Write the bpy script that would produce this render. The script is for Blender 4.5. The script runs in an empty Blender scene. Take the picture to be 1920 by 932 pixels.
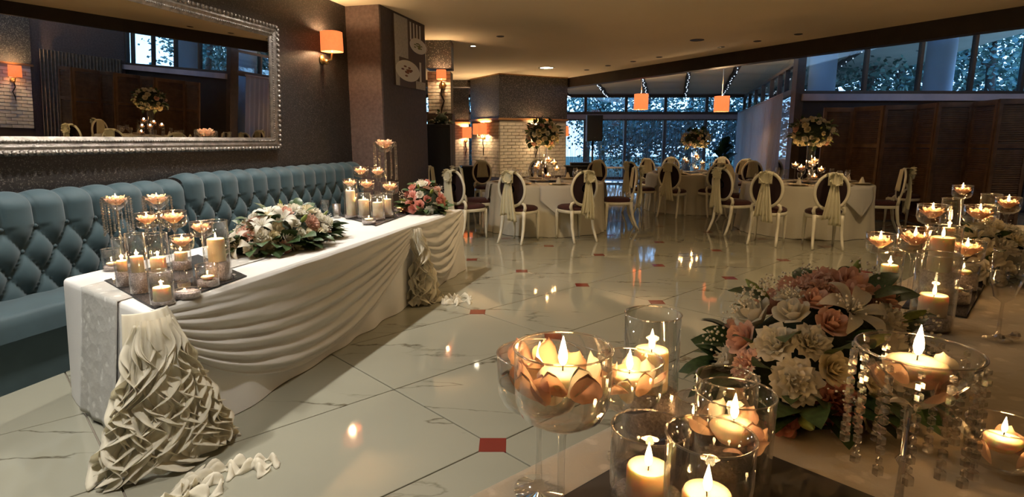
import bpy, bmesh, math, random
from mathutils import Vector, Matrix, noise as mnoise
random.seed(7)
PI = math.pi
scene = bpy.context.scene
C = scene.collection
# ------------------------------------------------------------------ camera, world, lights, exposure
FPX, H = 1100.0, 1.45                       # focal length in pixels of a 1920 wide frame, eye height
TH = math.atan((466 - 262) / FPX)
cam_d = bpy.data.cameras.new('camera'); cam = bpy.data.objects.new('camera', cam_d); C.objects.link(cam)
cam_d.sensor_width = 36; cam_d.lens = FPX / 1920 * 36; cam_d.clip_start = 0.02; cam_d.clip_end = 200
cam.location = (0, 0, H); cam.rotation_euler = (PI / 2 - TH, 0, 0)
scene.camera = cam
scene.view_settings.view_transform = 'Standard'; scene.view_settings.look = 'None'
scene.view_settings.exposure = 0.75; scene.view_settings.gamma = 1.0
scene.view_settings.use_curve_mapping = False
cy = scene.cycles
cy.use_denoising = True; cy.max_bounces = 7; cy.transparent_max_bounces = 22; cy.diffuse_bounces = 3; cy.glossy_bounces = 4
cy.use_adaptive_sampling = True; cy.adaptive_threshold = 0.03; cy.sample_clamp_indirect = 4.0; cy.caustics_reflective = False; cy.caustics_refractive = False

w = bpy.data.worlds.new('dusk_sky'); scene.world = w; w.use_nodes = True
nt = w.node_tree; bg = nt.nodes['Background']
tc = nt.nodes.new('ShaderNodeTexCoord'); sp = nt.nodes.new('ShaderNodeSeparateXYZ'); rmp = nt.nodes.new('ShaderNodeValToRGB')
nt.links.new(tc.outputs['Generated'], sp.inputs[0]); nt.links.new(sp.outputs['Z'], rmp.inputs[0])
rmp.color_ramp.elements[0].color = (0.42, 0.68, 1.0, 1); rmp.color_ramp.elements[0].position = 0.0
rmp.color_ramp.elements[1].color = (0.10, 0.26, 0.70, 1); rmp.color_ramp.elements[1].position = 0.7
nt.links.new(rmp.outputs[0], bg.inputs[0]); bg.inputs[1].default_value = 3.2

def point_light(parent, loc, power, col, r=0.012, name='lamp_light'):
    l = bpy.data.lights.new(name, 'POINT'); l.energy = power; l.color = col; l.shadow_soft_size = r
    o = bpy.data.objects.new(name, l); C.objects.link(o); o.location = loc; o.parent = parent
    return o
def spot_light(parent, loc, power, col, deg=130, blend=0.8, r=0.05, name='lamp_light'):
    l = bpy.data.lights.new(name, 'SPOT'); l.energy = power; l.color = col; l.shadow_soft_size = r
    l.spot_size = math.radians(deg); l.spot_blend = blend
    o = bpy.data.objects.new(name, l); C.objects.link(o); o.location = loc; o.parent = parent
    return o
NEUTRAL = (1.0, 0.95, 0.88); WARM = (1.0, 0.69, 0.36); FLAME = (1.0, 0.52, 0.19)
DL_LEFT, DL_RIGHT, CANDLE_W = 125.0, 64.0, 1.0   # watts of the ceiling downlights over the long table, of those over the hall, seen and added, of one candle

# ------------------------------------------------------------------ geometry of the place
ct, st = math.cos(TH), math.sin(TH)
def ray(u, v):
    x = (u - 960) / FPX; y = -(v - 466) / FPX
    return Vector((x, ct + st * y, -st + ct * y))
def P(u, v, z):
    d = ray(u, v); t = (z - H) / d.z
    return Vector((d.x * t, d.y * t, z))
def PY(u, v, Y):
    d = ray(u, v); t = Y / d.y
    return Vector((d.x * t, Y, H + d.z * t))
def PF(u, v, fz):
    d = ray(u, v) * fz
    return Vector((d.x, d.y, d.z + H))
def PPL(u, v, p0, n):
    d = ray(u, v); o = Vector((0, 0, H)); t = (Vector(p0) - o).dot(n) / d.dot(n)
    return o + d * t

# ------------------------------------------------------------------ mesh helpers
class MB:
    def __init__(s): s.v = []; s.f = []
    def add(s, vs, fs):
        b = len(s.v); s.v.extend(Vector(p) for p in vs); s.f.extend(tuple(b + i for i in f) for f in fs); return s
    def box(s, c, d, rz=0.0, bev=0.0):
        x, y, z = d[0] / 2, d[1] / 2, d[2] / 2
        ca, sa = math.cos(rz), math.sin(rz); c = Vector(c)
        def q(px, py, pz): return (c.x + px * ca - py * sa, c.y + px * sa + py * ca, c.z + pz)
        if bev <= 0:
            vs = [q(i, j, k) for k in (-z, z) for i, j in ((-x, -y), (x, -y), (x, y), (-x, y))]
            return s.add(vs, [(3, 2, 1, 0), (4, 5, 6, 7), (0, 1, 5, 4), (1, 2, 6, 5), (2, 3, 7, 6), (3, 0, 4, 7)])
        b = bev
        loops = []
        for zz, ins in ((-z, b), (-z + b, 0), (z - b, 0), (z, b)):
            loops.append([q(i * (x - ins), j * (y - ins), zz) for i, j in ((-1, -1), (1, -1), (1, 1), (-1, 1))])
        vs = [p for l in loops for p in l]; fs = [(3, 2, 1, 0), (12, 13, 14, 15)]
        for k in range(3):
            for i in range(4): fs.append((k * 4 + i, k * 4 + (i + 1) % 4, k * 4 + 4 + (i + 1) % 4, k * 4 + 4 + i))
        return s.add(vs, fs)
    def bar(s, a, b, wd, ht):                                     # box beam from a to b
        a, b = Vector(a), Vector(b); d = (b - a).normalized()
        side = d.cross(Vector((0, 0, 1)))
        if side.length < 1e-4: side = Vector((1, 0, 0))
        side.normalize(); up = side.cross(d)
        vs = []
        for p in (a, b):
            for i, j in ((-1, -1), (1, -1), (1, 1), (-1, 1)): vs.append(p + side * i * wd / 2 + up * j * ht / 2)
        return s.add(vs, [(0, 1, 2, 3), (7, 6, 5, 4), (0, 4, 5, 1), (1, 5, 6, 2), (2, 6, 7, 3), (3, 7, 4, 0)])
    def lathe(s, prof, n=24, c=(0, 0, 0), cap0=False, cap1=False, fn=None):
        c = Vector(c); vs = []; fs = []
        for (r, z) in prof:
            for i in range(n):
                a = 2 * PI * i / n; rr = r if fn is None else fn(r, z, a)
                vs.append((c.x + rr * math.cos(a), c.y + rr * math.sin(a), c.z + z))
        for k in range(len(prof) - 1):
            for i in range(n): fs.append((k * n + i, k * n + (i + 1) % n, k * n + n + (i + 1) % n, k * n + n + i))
        if cap0: fs.append(tuple(reversed(range(n))))
        if cap1: fs.append(tuple((len(prof) - 1) * n + i for i in range(n)))
        return s.add(vs, fs)
    def tube(s, pts, rad, n=8, caps=True, flat=1.0):
        pts = [Vector(p) for p in pts]; m = len(pts)
        if not hasattr(rad, '__len__'): rad = [rad] * m
        vs = []; fs = []; ref = None
        for i, p in enumerate(pts):
            d = (pts[min(i + 1, m - 1)] - pts[max(i - 1, 0)]).normalized()
            if ref is None:
                ref = d.cross(Vector((0, 0, 1)))
                if ref.length < 1e-3: ref = Vector((1, 0, 0))
            ref = (ref - d * ref.dot(d)).normalized(); up = d.cross(ref)
            for k in range(n):
                a = 2 * PI * k / n; vs.append(p + ref * math.cos(a) * rad[i] + up * math.sin(a) * rad[i] * flat)
        for i in range(m - 1):
            for k in range(n): fs.append((i * n + k, i * n + (k + 1) % n, i * n + n + (k + 1) % n, i * n + n + k))
        if caps: fs.append(tuple(reversed(range(n)))); fs.append(tuple((m - 1) * n + k for k in range(n)))
        return s.add(vs, fs)
    def ring(s, path, wd, ht=None):                                # closed tube
        pts = [Vector(p) for p in path]; m = len(pts); n = 8; ht = ht or wd
        nrm = (pts[m // 4] - pts[0]).cross(pts[m // 2] - pts[0]).normalized(); vs = []; fs = []
        for i, p in enumerate(pts):
            d = (pts[(i + 1) % m] - pts[i - 1]).normalized(); side = d.cross(nrm).normalized()
            for k in range(n):
                a = 2 * PI * k / n; vs.append(p + side * math.cos(a) * wd + nrm * math.sin(a) * ht)
        for i in range(m):
            j = (i + 1) % m
            for k in range(n): fs.append((i * n + k, i * n + (k + 1) % n, j * n + (k + 1) % n, j * n + k))
        return s.add(vs, fs)
    def grid(s, nu, nv, fn):
        vs = [fn(i / nu, j / nv) for j in range(nv + 1) for i in range(nu + 1)]
        fs = [(j * (nu + 1) + i, j * (nu + 1) + i + 1, (j + 1) * (nu + 1) + i + 1, (j + 1) * (nu + 1) + i) for j in range(nv) for i in range(nu)]
        return s.add(vs, fs)
    def ball(s, c, r, n=8, m=5, sc=(1, 1, 1)):
        prof = [(r * math.sin(PI * k / m), -r * math.cos(PI * k / m)) for k in range(m + 1)]
        c = Vector(c); b = len(s.v); s.lathe([(max(p[0], r * 0.02), p[1]) for p in prof], n)
        for i in range(b, len(s.v)):
            p = s.v[i]; s.v[i] = Vector((p.x * sc[0] + c.x, p.y * sc[1] + c.y, p.z * sc[2] + c.z))
        return s
    def xform(s, M):
        s.v = [M @ p for p in s.v]; return s
    def mesh(s, name, mat, smooth=True):
        me = bpy.data.meshes.new(name); me.from_pydata([tuple(p) for p in s.v], [], s.f)
        if smooth: me.shade_smooth()
        if mat: me.materials.append(mat)
        me.update(); return me
    def build(s, name, mat, parent=None, smooth=True, thick=0.0, weld=False):
        o = bpy.data.objects.new(name, s.mesh(name, mat, smooth)); C.objects.link(o); o.parent = parent
        if smooth == 'auto': pass
        if thick:
            m = o.modifiers.new('thickness', 'SOLIDIFY'); m.thickness = thick; m.offset = 0
        return o
def flat_build(mb, name, mat, parent=None): return mb.build(name, mat, parent, smooth=False)
def link_mesh(name, me, parent=None, loc=(0, 0, 0), rot=None, sc=1.0):
    o = bpy.data.objects.new(name, me); C.objects.link(o); o.parent = parent; o.location = loc
    if rot is not None:
        o.rotation_mode = 'XYZ'; o.rotation_euler = rot
    o.scale = (sc, sc, sc) if not hasattr(sc, '__len__') else sc
    return o
def tag(o, label, cat, group=None):
    o['label'] = label; o['category'] = cat
    if group: o['group'] = group
    return o
def thing(name, label, cat, loc=(0, 0, 0), rz=0.0, group=None):
    o = bpy.data.objects.new(name, None); C.objects.link(o); o.location = loc; o.rotation_euler = (0, 0, rz)
    o.empty_display_size = 0.1
    return tag(o, label, cat, group)
def structure(o): o['kind'] = 'structure'; return o
def stuff(o): o['kind'] = 'stuff'; return o
def copy_tree(o, parent=None):
    c = o.copy(); C.objects.link(c); c.parent = parent
    for ch in o.children: copy_tree(ch, c)
    return c
def place(o, loc, rz=0.0, label=None, group=None, sc=None):
    o.location = loc; o.rotation_euler = (0, 0, rz)
    if label: o['label'] = label
    if group: o['group'] = group
    if sc: o.scale = (sc, sc, sc)
    return o

# ------------------------------------------------------------------ materials
M = {}
def mat(name, col, rough=0.5, metal=0.0, var=0.0, vscale=8.0, bump=0.0, bscale=60.0, sss=0.0, sssr=(0.03, 0.015, 0.006), spec=0.5, emit=None, estr=0.0, sheen=0.0, transm=0.0, coat=0.0, coord='Object'):
    m = bpy.data.materials.new(name); m.use_nodes = True; nt = m.node_tree; b = nt.nodes['Principled BSDF']
    b.inputs['Base Color'].default_value = (*col, 1); b.inputs['Roughness'].default_value = rough; b.inputs['Metallic'].default_value = metal
    b.inputs['Specular IOR Level'].default_value = spec; b.inputs['Sheen Weight'].default_value = sheen; b.inputs['Coat Weight'].default_value = coat
    if sss:
        b.inputs['Subsurface Weight'].default_value = sss; b.inputs['Subsurface Radius'].default_value = sssr; b.inputs['Subsurface Scale'].default_value = 1.0
    if emit:
        b.inputs['Emission Color'].default_value = (*emit, 1); b.inputs['Emission Strength'].default_value = estr
    if var or bump:
        t = nt.nodes.new('ShaderNodeTexCoord')
    if var:
        n = nt.nodes.new('ShaderNodeTexNoise'); n.inputs['Scale'].default_value = vscale; n.inputs['Detail'].default_value = 5
        r = nt.nodes.new('ShaderNodeMapRange'); r.inputs[3].default_value = 1 - var; r.inputs[4].default_value = 1 + var
        r.inputs[1].default_value = 0.3; r.inputs[2].default_value = 0.7
        mx = nt.nodes.new('ShaderNodeVectorMath'); mx.operation = 'SCALE'; mx.inputs[0].default_value = col
        nt.links.new(t.outputs[coord], n.inputs['Vector']); nt.links.new(n.outputs['Fac'], r.inputs[0]); nt.links.new(r.outputs[0], mx.inputs['Scale'])
        nt.links.new(mx.outputs[0], b.inputs['Base Color'])
    if bump:
        n2 = nt.nodes.new('ShaderNodeTexNoise'); n2.inputs['Scale'].default_value = bscale; n2.inputs['Detail'].default_value = 4
        bp = nt.nodes.new('ShaderNodeBump'); bp.inputs['Strength'].default_value = bump; bp.inputs['Distance'].default_value = 0.01
        nt.links.new(t.outputs[coord], n2.inputs['Vector']); nt.links.new(n2.outputs['Fac'], bp.inputs['Height']); nt.links.new(bp.outputs[0], b.inputs['Normal'])
    M[name] = m
    return m
def glass_mat(name, tint, ior=1.45, rough=0.02, base=0.0, gl=(1, 1, 1)):
    m = bpy.data.materials.new(name); m.use_nodes = True; nt = m.node_tree; nt.nodes.clear()
    out = nt.nodes.new('ShaderNodeOutputMaterial'); mx = nt.nodes.new('ShaderNodeMixShader')
    tr = nt.nodes.new('ShaderNodeBsdfTransparent'); tr.inputs[0].default_value = (*tint, 1)
    g = nt.nodes.new('ShaderNodeBsdfGlossy'); g.inputs['Roughness'].default_value = rough; g.inputs[0].default_value = (*gl, 1)
    fr = nt.nodes.new('ShaderNodeLayerWeight'); fr.inputs[0].default_value = 0.5      # Schlick: f0 + (1 - f0) * facing^k
    f0 = ((ior - 1) / (ior + 1)) ** 2 + base
    pw = nt.nodes.new('ShaderNodeMath'); pw.operation = 'POWER'; pw.inputs[1].default_value = 3.0
    ad = nt.nodes.new('ShaderNodeMath'); ad.operation = 'MULTIPLY_ADD'; ad.inputs[1].default_value = 0.85 * (1 - f0); ad.inputs[2].default_value = f0; ad.use_clamp = True
    nt.links.new(fr.outputs['Facing'], pw.inputs[0]); nt.links.new(pw.outputs[0], ad.inputs[0]); nt.links.new(ad.outputs[0], mx.inputs[0])
    nt.links.new(tr.outputs[0], mx.inputs[1]); nt.links.new(g.outputs[0], mx.inputs[2]); nt.links.new(mx.outputs[0], out.inputs[0])
    M[name] = m; return m
def emis_mat(name, col, strength):
    m = bpy.data.materials.new(name); m.use_nodes = True; nt = m.node_tree; nt.nodes.clear()
    out = nt.nodes.new('ShaderNodeOutputMaterial'); e = nt.nodes.new('ShaderNodeEmission')
    e.inputs[0].default_value = (*col, 1); e.inputs[1].default_value = strength; nt.links.new(e.outputs[0], out.inputs[0]); M[name] = m; return m
def cloth_mat(name, col, trans=0.3, rough=0.8, bump=0.1, bscale=300.0, var=0.04, lace=None):
    m = mat(name, col, rough, var=var, vscale=3.0, bump=bump, bscale=bscale, sheen=0.2, spec=0.2)
    nt = m.node_tree; b = nt.nodes['Principled BSDF']; out = nt.nodes['Material Output']
    if lace:                                                       # woven flowers, paler than the ground
        t = nt.nodes.new('ShaderNodeTexCoord'); v = nt.nodes.new('ShaderNodeTexVoronoi'); v.inputs['Scale'].default_value = lace[1]
        n = nt.nodes.new('ShaderNodeTexNoise'); n.inputs['Scale'].default_value = lace[1] * 2.2; n.inputs['Detail'].default_value = 6
        a = nt.nodes.new('ShaderNodeMath'); a.operation = 'MULTIPLY_ADD'; a.inputs[1].default_value = 0.7
        r = nt.nodes.new('ShaderNodeValToRGB'); r.color_ramp.elements[0].position = 0.52; r.color_ramp.elements[1].position = 0.62
        r.color_ramp.elements[0].color = (*lace[0], 1); r.color_ramp.elements[1].color = (*col, 1)
        nt.links.new(t.outputs['Object'], v.inputs['Vector']); nt.links.new(t.outputs['Object'], n.inputs['Vector'])
        nt.links.new(n.outputs['Fac'], a.inputs[0]); nt.links.new(v.outputs['Distance'], a.inputs[2]); nt.links.new(a.outputs[0], r.inputs[0])
        nt.links.new(r.outputs[0], b.inputs['Base Color'])
        bp = [x for x in nt.nodes if x.type == 'BUMP'][0]; nt.links.new(a.outputs[0], bp.inputs['Height'])
    if trans:
        tl = nt.nodes.new('ShaderNodeBsdfTranslucent'); tl.inputs[0].default_value = (*col, 1); mx = nt.nodes.new('ShaderNodeMixShader'); mx.inputs[0].default_value = trans
        nt.links.new(b.outputs[0], mx.inputs[1]); nt.links.new(tl.outputs[0], mx.inputs[2]); nt.links.new(mx.outputs[0], out.inputs[0])
    return m

def marble():
    m = mat('marble', (0.37, 0.36, 0.30), 0.05, spec=0.6); nt = m.node_tree; b = nt.nodes['Principled BSDF']
    t = nt.nodes.new('ShaderNodeTexCoord'); mp = nt.nodes.new('ShaderNodeMapping'); mp.inputs['Rotation'].default_value = (0, 0, math.radians(-28)); mp.inputs['Scale'].default_value = (0.55, 1.7, 1)
    n = nt.nodes.new('ShaderNodeTexNoise'); n.inputs['Scale'].default_value = 0.62; n.inputs['Detail'].default_value = 7; n.inputs['Roughness'].default_value = 0.55; n.inputs['Distortion'].default_value = 0.25
    ab = nt.nodes.new('ShaderNodeMath'); ab.operation = 'SUBTRACT'; ab.inputs[1].default_value = 0.5
    a2 = nt.nodes.new('ShaderNodeMath'); a2.operation = 'ABSOLUTE'
    r = nt.nodes.new('ShaderNodeValToRGB'); e = r.color_ramp.elements
    e[0].position = 0.0; e[0].color = (0.30, 0.27, 0.22, 1); e[1].position = 0.007; e[1].color = (1, 1, 1, 1)
    n2 = nt.nodes.new('ShaderNodeTexNoise'); n2.inputs['Scale'].default_value = 2.1; n2.inputs['Detail'].default_value = 3
    r2 = nt.nodes.new('ShaderNodeMapRange'); r2.inputs[1].default_value = 0.42; r2.inputs[2].default_value = 0.6
    mx = nt.nodes.new('ShaderNodeMixRGB'); mx.inputs[1].default_value = (1, 1, 1, 1)
    n3 = nt.nodes.new('ShaderNodeTexNoise'); n3.inputs['Scale'].default_value = 1.2
    mx2 = nt.nodes.new('ShaderNodeMixRGB'); mx2.inputs[1].default_value = (0.245, 0.238, 0.182, 1); mx2.inputs[2].default_value = (0.29, 0.28, 0.215, 1)
    mul = nt.nodes.new('ShaderNodeMixRGB'); mul.blend_type = 'MULTIPLY'; mul.inputs[0].default_value = 1
    nt.links.new(t.outputs['Object'], mp.inputs[0])
    ob = nt.nodes.new('ShaderNodeObjectInfo'); av = nt.nodes.new('ShaderNodeVectorMath'); av.operation = 'ADD'
    ge = nt.nodes.new('ShaderNodeNewGeometry'); nt.links.new(ge.outputs['Position'], mp.inputs[0])
    sc = nt.nodes.new('ShaderNodeVectorMath'); sc.operation = 'SCALE'; sc.inputs[0].default_value = (3.1, 7.7, 5.0); nt.links.new(ob.outputs['Random'], sc.inputs['Scale'])
    nt.links.new(mp.outputs[0], av.inputs[0]); nt.links.new(sc.outputs[0], av.inputs[1])
    nt.links.new(av.outputs[0], n.inputs['Vector']); nt.links.new(n.outputs['Fac'], ab.inputs[0]); nt.links.new(ab.outputs[0], a2.inputs[0]); nt.links.new(a2.outputs[0], r.inputs[0])
    nt.links.new(av.outputs[0], n2.inputs['Vector']); nt.links.new(n2.outputs['Fac'], r2.inputs[0]); nt.links.new(r2.outputs[0], mx.inputs[0]); nt.links.new(r.outputs[0], mx.inputs[2])
    nt.links.new(av.outputs[0], n3.inputs['Vector']); nt.links.new(n3.outputs['Fac'], mx2.inputs[0])
    nt.links.new(mx2.outputs[0], mul.inputs[1]); nt.links.new(mx.outputs[0], mul.inputs[2]); nt.links.new(mul.outputs[0], b.inputs['Base Color'])
marble()
def glitter(name, col, spark, scale=220.0):
    m = mat(name, col, 0.45); nt = m.node_tree; b = nt.nodes['Principled BSDF']
    t = nt.nodes.new('ShaderNodeTexCoord'); v = nt.nodes.new('ShaderNodeTexVoronoi'); v.inputs['Scale'].default_value = scale
    r = nt.nodes.new('ShaderNodeValToRGB'); r.color_ramp.elements[0].position = 0.82; r.color_ramp.elements[1].position = 0.95
    r.color_ramp.elements[0].color = (*col, 1); r.color_ramp.elements[1].color = (*spark, 1)
    sx = nt.nodes.new('ShaderNodeSeparateColor'); bp = nt.nodes.new('ShaderNodeBump'); bp.inputs['Strength'].default_value = 0.5; bp.inputs['Distance'].default_value = 0.004
    nt.links.new(t.outputs['Object'], v.inputs['Vector']); nt.links.new(v.outputs['Color'], sx.inputs[0]); nt.links.new(sx.outputs[0], r.inputs[0])
    nt.links.new(r.outputs[0], b.inputs['Base Color']); nt.links.new(sx.outputs[1], bp.inputs['Height']); nt.links.new(bp.outputs[0], b.inputs['Normal'])
glitter('glitter_wall', (0.011, 0.009, 0.008), (0.09, 0.08, 0.07), 150)
glitter('glitter_band', (0.030, 0.026, 0.022), (0.2, 0.18, 0.15), 90)
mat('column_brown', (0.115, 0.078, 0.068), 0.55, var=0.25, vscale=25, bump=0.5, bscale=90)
mat('column_dark', (0.060, 0.042, 0.036), 0.55, var=0.3, vscale=25, bump=0.5, bscale=90)  # column brown darkened: shade painted on its long face; also plain far walls
mat('ceiling_paint', (0.78, 0.66, 0.48), 0.85, var=0.02, vscale=1.0)
mat('ceiling_fabric', (0.62, 0.60, 0.50), 0.9, var=0.05, vscale=2.0)
mat('beam_dark', (0.028, 0.020, 0.016), 0.6, var=0.2, vscale=6)
mat('dark_metal', (0.02, 0.02, 0.022), 0.4, metal=0.6)
mat('frame_brown', (0.075, 0.05, 0.035), 0.5, var=0.2, vscale=10)
mat('brick_white', (0.62, 0.56, 0.46), 0.8, var=0.18, vscale=9, bump=0.6, bscale=45)
mat('mortar', (0.30, 0.26, 0.20), 0.9)
mat('wood_trim', (0.33, 0.16, 0.05), 0.45, var=0.2, vscale=6)
mat('wood_screen', (0.16, 0.085, 0.040), 0.5, var=0.3, vscale=7, bump=0.1)
mat('dado_brown', (0.06, 0.04, 0.03), 0.6)
mat('velvet_teal', (0.032, 0.062, 0.074), 0.62, var=0.12, vscale=6, sheen=0.2, spec=0.3)
mat('silver_frame', (0.22, 0.195, 0.17), 0.38, metal=0.85, var=0.35, vscale=20, bump=0.5, bscale=70)
mat('mirror', (0.86, 0.85, 0.82), 0.0, metal=1.0)
mat('tray_mirror', (0.10, 0.09, 0.085), 0.03, metal=0.2, spec=1.0)
cloth_mat('tablecloth', (0.78, 0.765, 0.73), 0.1)
cloth_mat('chiffon', (0.84, 0.825, 0.78), 0.35, bump=0.05)
cloth_mat('ruffle', (0.88, 0.83, 0.69), 0.45, bump=0.05)
cloth_mat('lace', (0.46, 0.45, 0.41), 0.1, lace=((0.66, 0.65, 0.60), 14.0), bump=0.4)
cloth_mat('brocade', (0.54, 0.46, 0.33), 0.0, lace=((0.66, 0.57, 0.43), 16.0), bump=0.5)
cloth_mat('sash', (0.84, 0.80, 0.60), 0.3, bump=0.05)
cloth_mat('round_cloth', (0.70, 0.66, 0.54), 0.1)
mat('chair_white', (0.82, 0.78, 0.63), 0.35, var=0.05, vscale=10)
mat('seat_maroon', (0.055, 0.012, 0.012), 0.85, var=0.2, vscale=30, sheen=0.1)
mat('pad_dark', (0.022, 0.008, 0.010), 0.9)
mat('insert_red', (0.16, 0.025, 0.018), 0.15)
mat('grout', (0.20, 0.17, 0.13), 0.8)
mat('wax', (1.0, 0.84, 0.62), 0.45, sss=0.5, sssr=(0.020, 0.012, 0.007))
mat('wick', (0.02, 0.015, 0.01), 0.9)
emis_mat('flame', (1.0, 0.72, 0.33), 14.0)
emis_mat('bulb', (1.0, 0.85, 0.6), 25.0)
glass_mat('glass', (0.97, 0.97, 0.965), 1.5, 0.03, 0.02)
glass_mat('water', (0.95, 0.92, 0.86), 1.2)
glass_mat('crystal', (0.93, 0.91, 0.88), 1.75, 0.08, 0.26)
glass_mat('pane', (0.82, 0.90, 0.95), 1.35)
mat('bead_fill', (0.72, 0.62, 0.60), 0.25, var=0.35, vscale=150, spec=0.9, bump=0.8, bscale=220)
mat('petal_white', (0.84, 0.80, 0.68), 0.6, sss=0.2, sssr=(0.01, 0.008, 0.005), var=0.06, vscale=30)
mat('petal_cream', (0.82, 0.74, 0.52), 0.6, sss=0.2, sssr=(0.01, 0.008, 0.005), var=0.06, vscale=30)
mat('petal_blush', (0.82, 0.52, 0.40), 0.6, sss=0.2, sssr=(0.01, 0.006, 0.004), var=0.08, vscale=30)
mat('petal_pink', (0.78, 0.36, 0.29), 0.6, sss=0.2, sssr=(0.01, 0.005, 0.004), var=0.08, vscale=30)
mat('petal_peach', (0.90, 0.60, 0.40), 0.6, sss=0.3, sssr=(0.02, 0.01, 0.006), var=0.06, vscale=30)
def add_trans(names, k=0.35):
    for nm in names:
        m = M[nm]; nt = m.node_tree; b = nt.nodes['Principled BSDF']; out = nt.nodes['Material Output']
        tl = nt.nodes.new('ShaderNodeBsdfTranslucent'); tl.inputs[0].default_value = b.inputs['Base Color'].default_value; mx = nt.nodes.new('ShaderNodeMixShader'); mx.inputs[0].default_value = k
        b.inputs['Subsurface Weight'].default_value = 0
        nt.links.new(b.outputs[0], mx.inputs[1]); nt.links.new(tl.outputs[0], mx.inputs[2]); nt.links.new(mx.outputs[0], out.inputs[0])
add_trans(['petal_white', 'petal_cream', 'petal_blush', 'petal_pink', 'petal_peach'])
mat('leaf_green', (0.045, 0.085, 0.028), 0.4, var=0.35, vscale=12)
mat('leaf_pale', (0.24, 0.30, 0.07), 0.45, var=0.2, vscale=12)
mat('moss', (0.018, 0.030, 0.012), 0.9, var=0.4, vscale=40, bump=0.6, bscale=60)
mat('filler_white', (0.80, 0.76, 0.66), 0.8)
mat('brass', (0.42, 0.27, 0.10), 0.35, metal=0.9)
mat('iron', (0.02, 0.017, 0.015), 0.5, metal=0.5)
mat('shade_orange', (0.75, 0.22, 0.09), 0.8, var=0.08, vscale=30, emit=(1.0, 0.20, 0.055), estr=0.75)
mat('gold_plate', (0.50, 0.36, 0.16), 0.3, metal=0.7)
mat('napkin', (0.7, 0.66, 0.55), 0.8)
mat('black_box', (0.008, 0.008, 0.009), 0.6)
mat('speaker_grille', (0.012, 0.012, 0.014), 0.8, bump=0.5, bscale=200)
mat('curtain_lilac', (0.46, 0.40, 0.42), 0.9, var=0.1, vscale=4)
cloth_mat('curtain_sheer', (0.50, 0.43, 0.42), 0.5)
mat('string_grey', (0.30, 0.31, 0.34), 0.9)
mat('curtain_brown', (0.16, 0.115, 0.08), 0.85, var=0.25, vscale=10)
mat('plaster_blue', (0.55, 0.62, 0.72), 0.8, var=0.05, vscale=3)
mat('bark', (0.05, 0.04, 0.03), 0.9, var=0.3, vscale=8)
mat('tree_leaf', (0.10, 0.20, 0.16), 0.6, var=0.3, vscale=1.5)
mat('garden_grass', (0.05, 0.12, 0.05), 0.9, var=0.3, vscale=2)
mat('poster_dark', (0.09, 0.06, 0.05), 0.6)
mat('poster_white', (0.70, 0.68, 0.63), 0.5)
mat('poster_cloth', (0.42, 0.40, 0.36), 0.6, var=0.15, vscale=30)
mat('food_brown', (0.20, 0.07, 0.03), 0.6, var=0.6, vscale=40)
mat('food_green', (0.20, 0.22, 0.08), 0.6, var=0.6, vscale=40)
mat('stone_white', (0.62, 0.58, 0.50), 0.8)

# ================================================================== FLOOR
TA = math.radians(43.25); TL, TW = 1.38, 0.88
E1 = Vector((math.cos(TA), math.sin(TA), 0)); E2 = Vector((-math.sin(TA), math.cos(TA), 0)); TO = Vector((1.314, 5.146, 0))
floor = structure(MB().box((1.0, 8.0, -0.06), (26, 28, 0.1)).build('floor', M['grout'], None, False))
tile_me = MB().box((0, 0, -0.0055), (TL - 0.007, TW - 0.007, 0.011), 0, 0.002).mesh('tile', M['marble'], False)
ins_me = MB().box((0, 0, -0.004), (0.13, 0.13, 0.0095), 0, 0.001).mesh('tile_insert', M['insert_red'], False)
def in_frame(p, mu=120, mv=120):
    x, y, z = p.x, p.y, p.z - H
    fz = y * ct - z * st
    if fz < 0.3: return False
    u = 960 + FPX * x / fz; v = 466 - FPX * (y * st + z * ct) / fz
    return -mu < u < 1920 + mu and -mv < v < 932 + mv
rest = MB(); ntile = 0
for i in range(-12, 22):
    for j in range(-16, 18):
        c = TO + E1 * (i + 0.5) * TL + E2 * (j + 0.5) * TW
        if not (-6 < c.x < 11 and -4 < c.y < 20.6): continue
        if c.y < 13.5 and in_frame(c, 240, 260) and c.y > 1.2:
            link_mesh('tile', tile_me, floor, c, (0, 0, TA)); ntile += 1
        else:
            rest.box((c.x, c.y, -0.0055), (TL - 0.007, TW - 0.007, 0.011), TA)
        k = TO + E1 * i * TL + E2 * j * TW
        if in_frame(k, 40, 40) and k.y < 15 and k.x > -0.09 * k.y - 0.1: link_mesh('tile_insert', ins_me, floor, (k.x, k.y, 0.0008), (0, 0, TA + PI / 4 + 0.03))
stuff(rest.build('tile_field', M['marble'], floor, False))

# ================================================================== LEFT WALL
WD = Vector((0.255, 0.967, 0)).normalized(); WN = Vector((WD.y, -WD.x, 0)); CEIL = 3.2
W0 = P(365, 337, 1.10) - WN * 0.20; W0.z = 0
WA = math.atan2(WD.y, WD.x)
def LW(s, off, z): return W0 + WD * s + WN * off + Vector((0, 0, z))
def s_at(u, v, off=0.0):                                       # place along the left wall behind a point of the picture
    q = PPL(u, v, W0 + WN * off, WN); return (q - W0).dot(WD), q.z
def wbox(mb, s0, s1, o0, o1, z0, z1, bev=0.0): return mb.box(LW((s0 + s1) / 2, (o0 + o1) / 2, (z0 + z1) / 2), (s1 - s0, o1 - o0, z1 - z0), WA, bev)
SCOL = s_at(656, 200)[0]
structure(wbox(MB(), -8.0, SCOL, -0.2, 0, 0, CEIL).build('wall_left', M['glitter_wall'], None, False))
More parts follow.
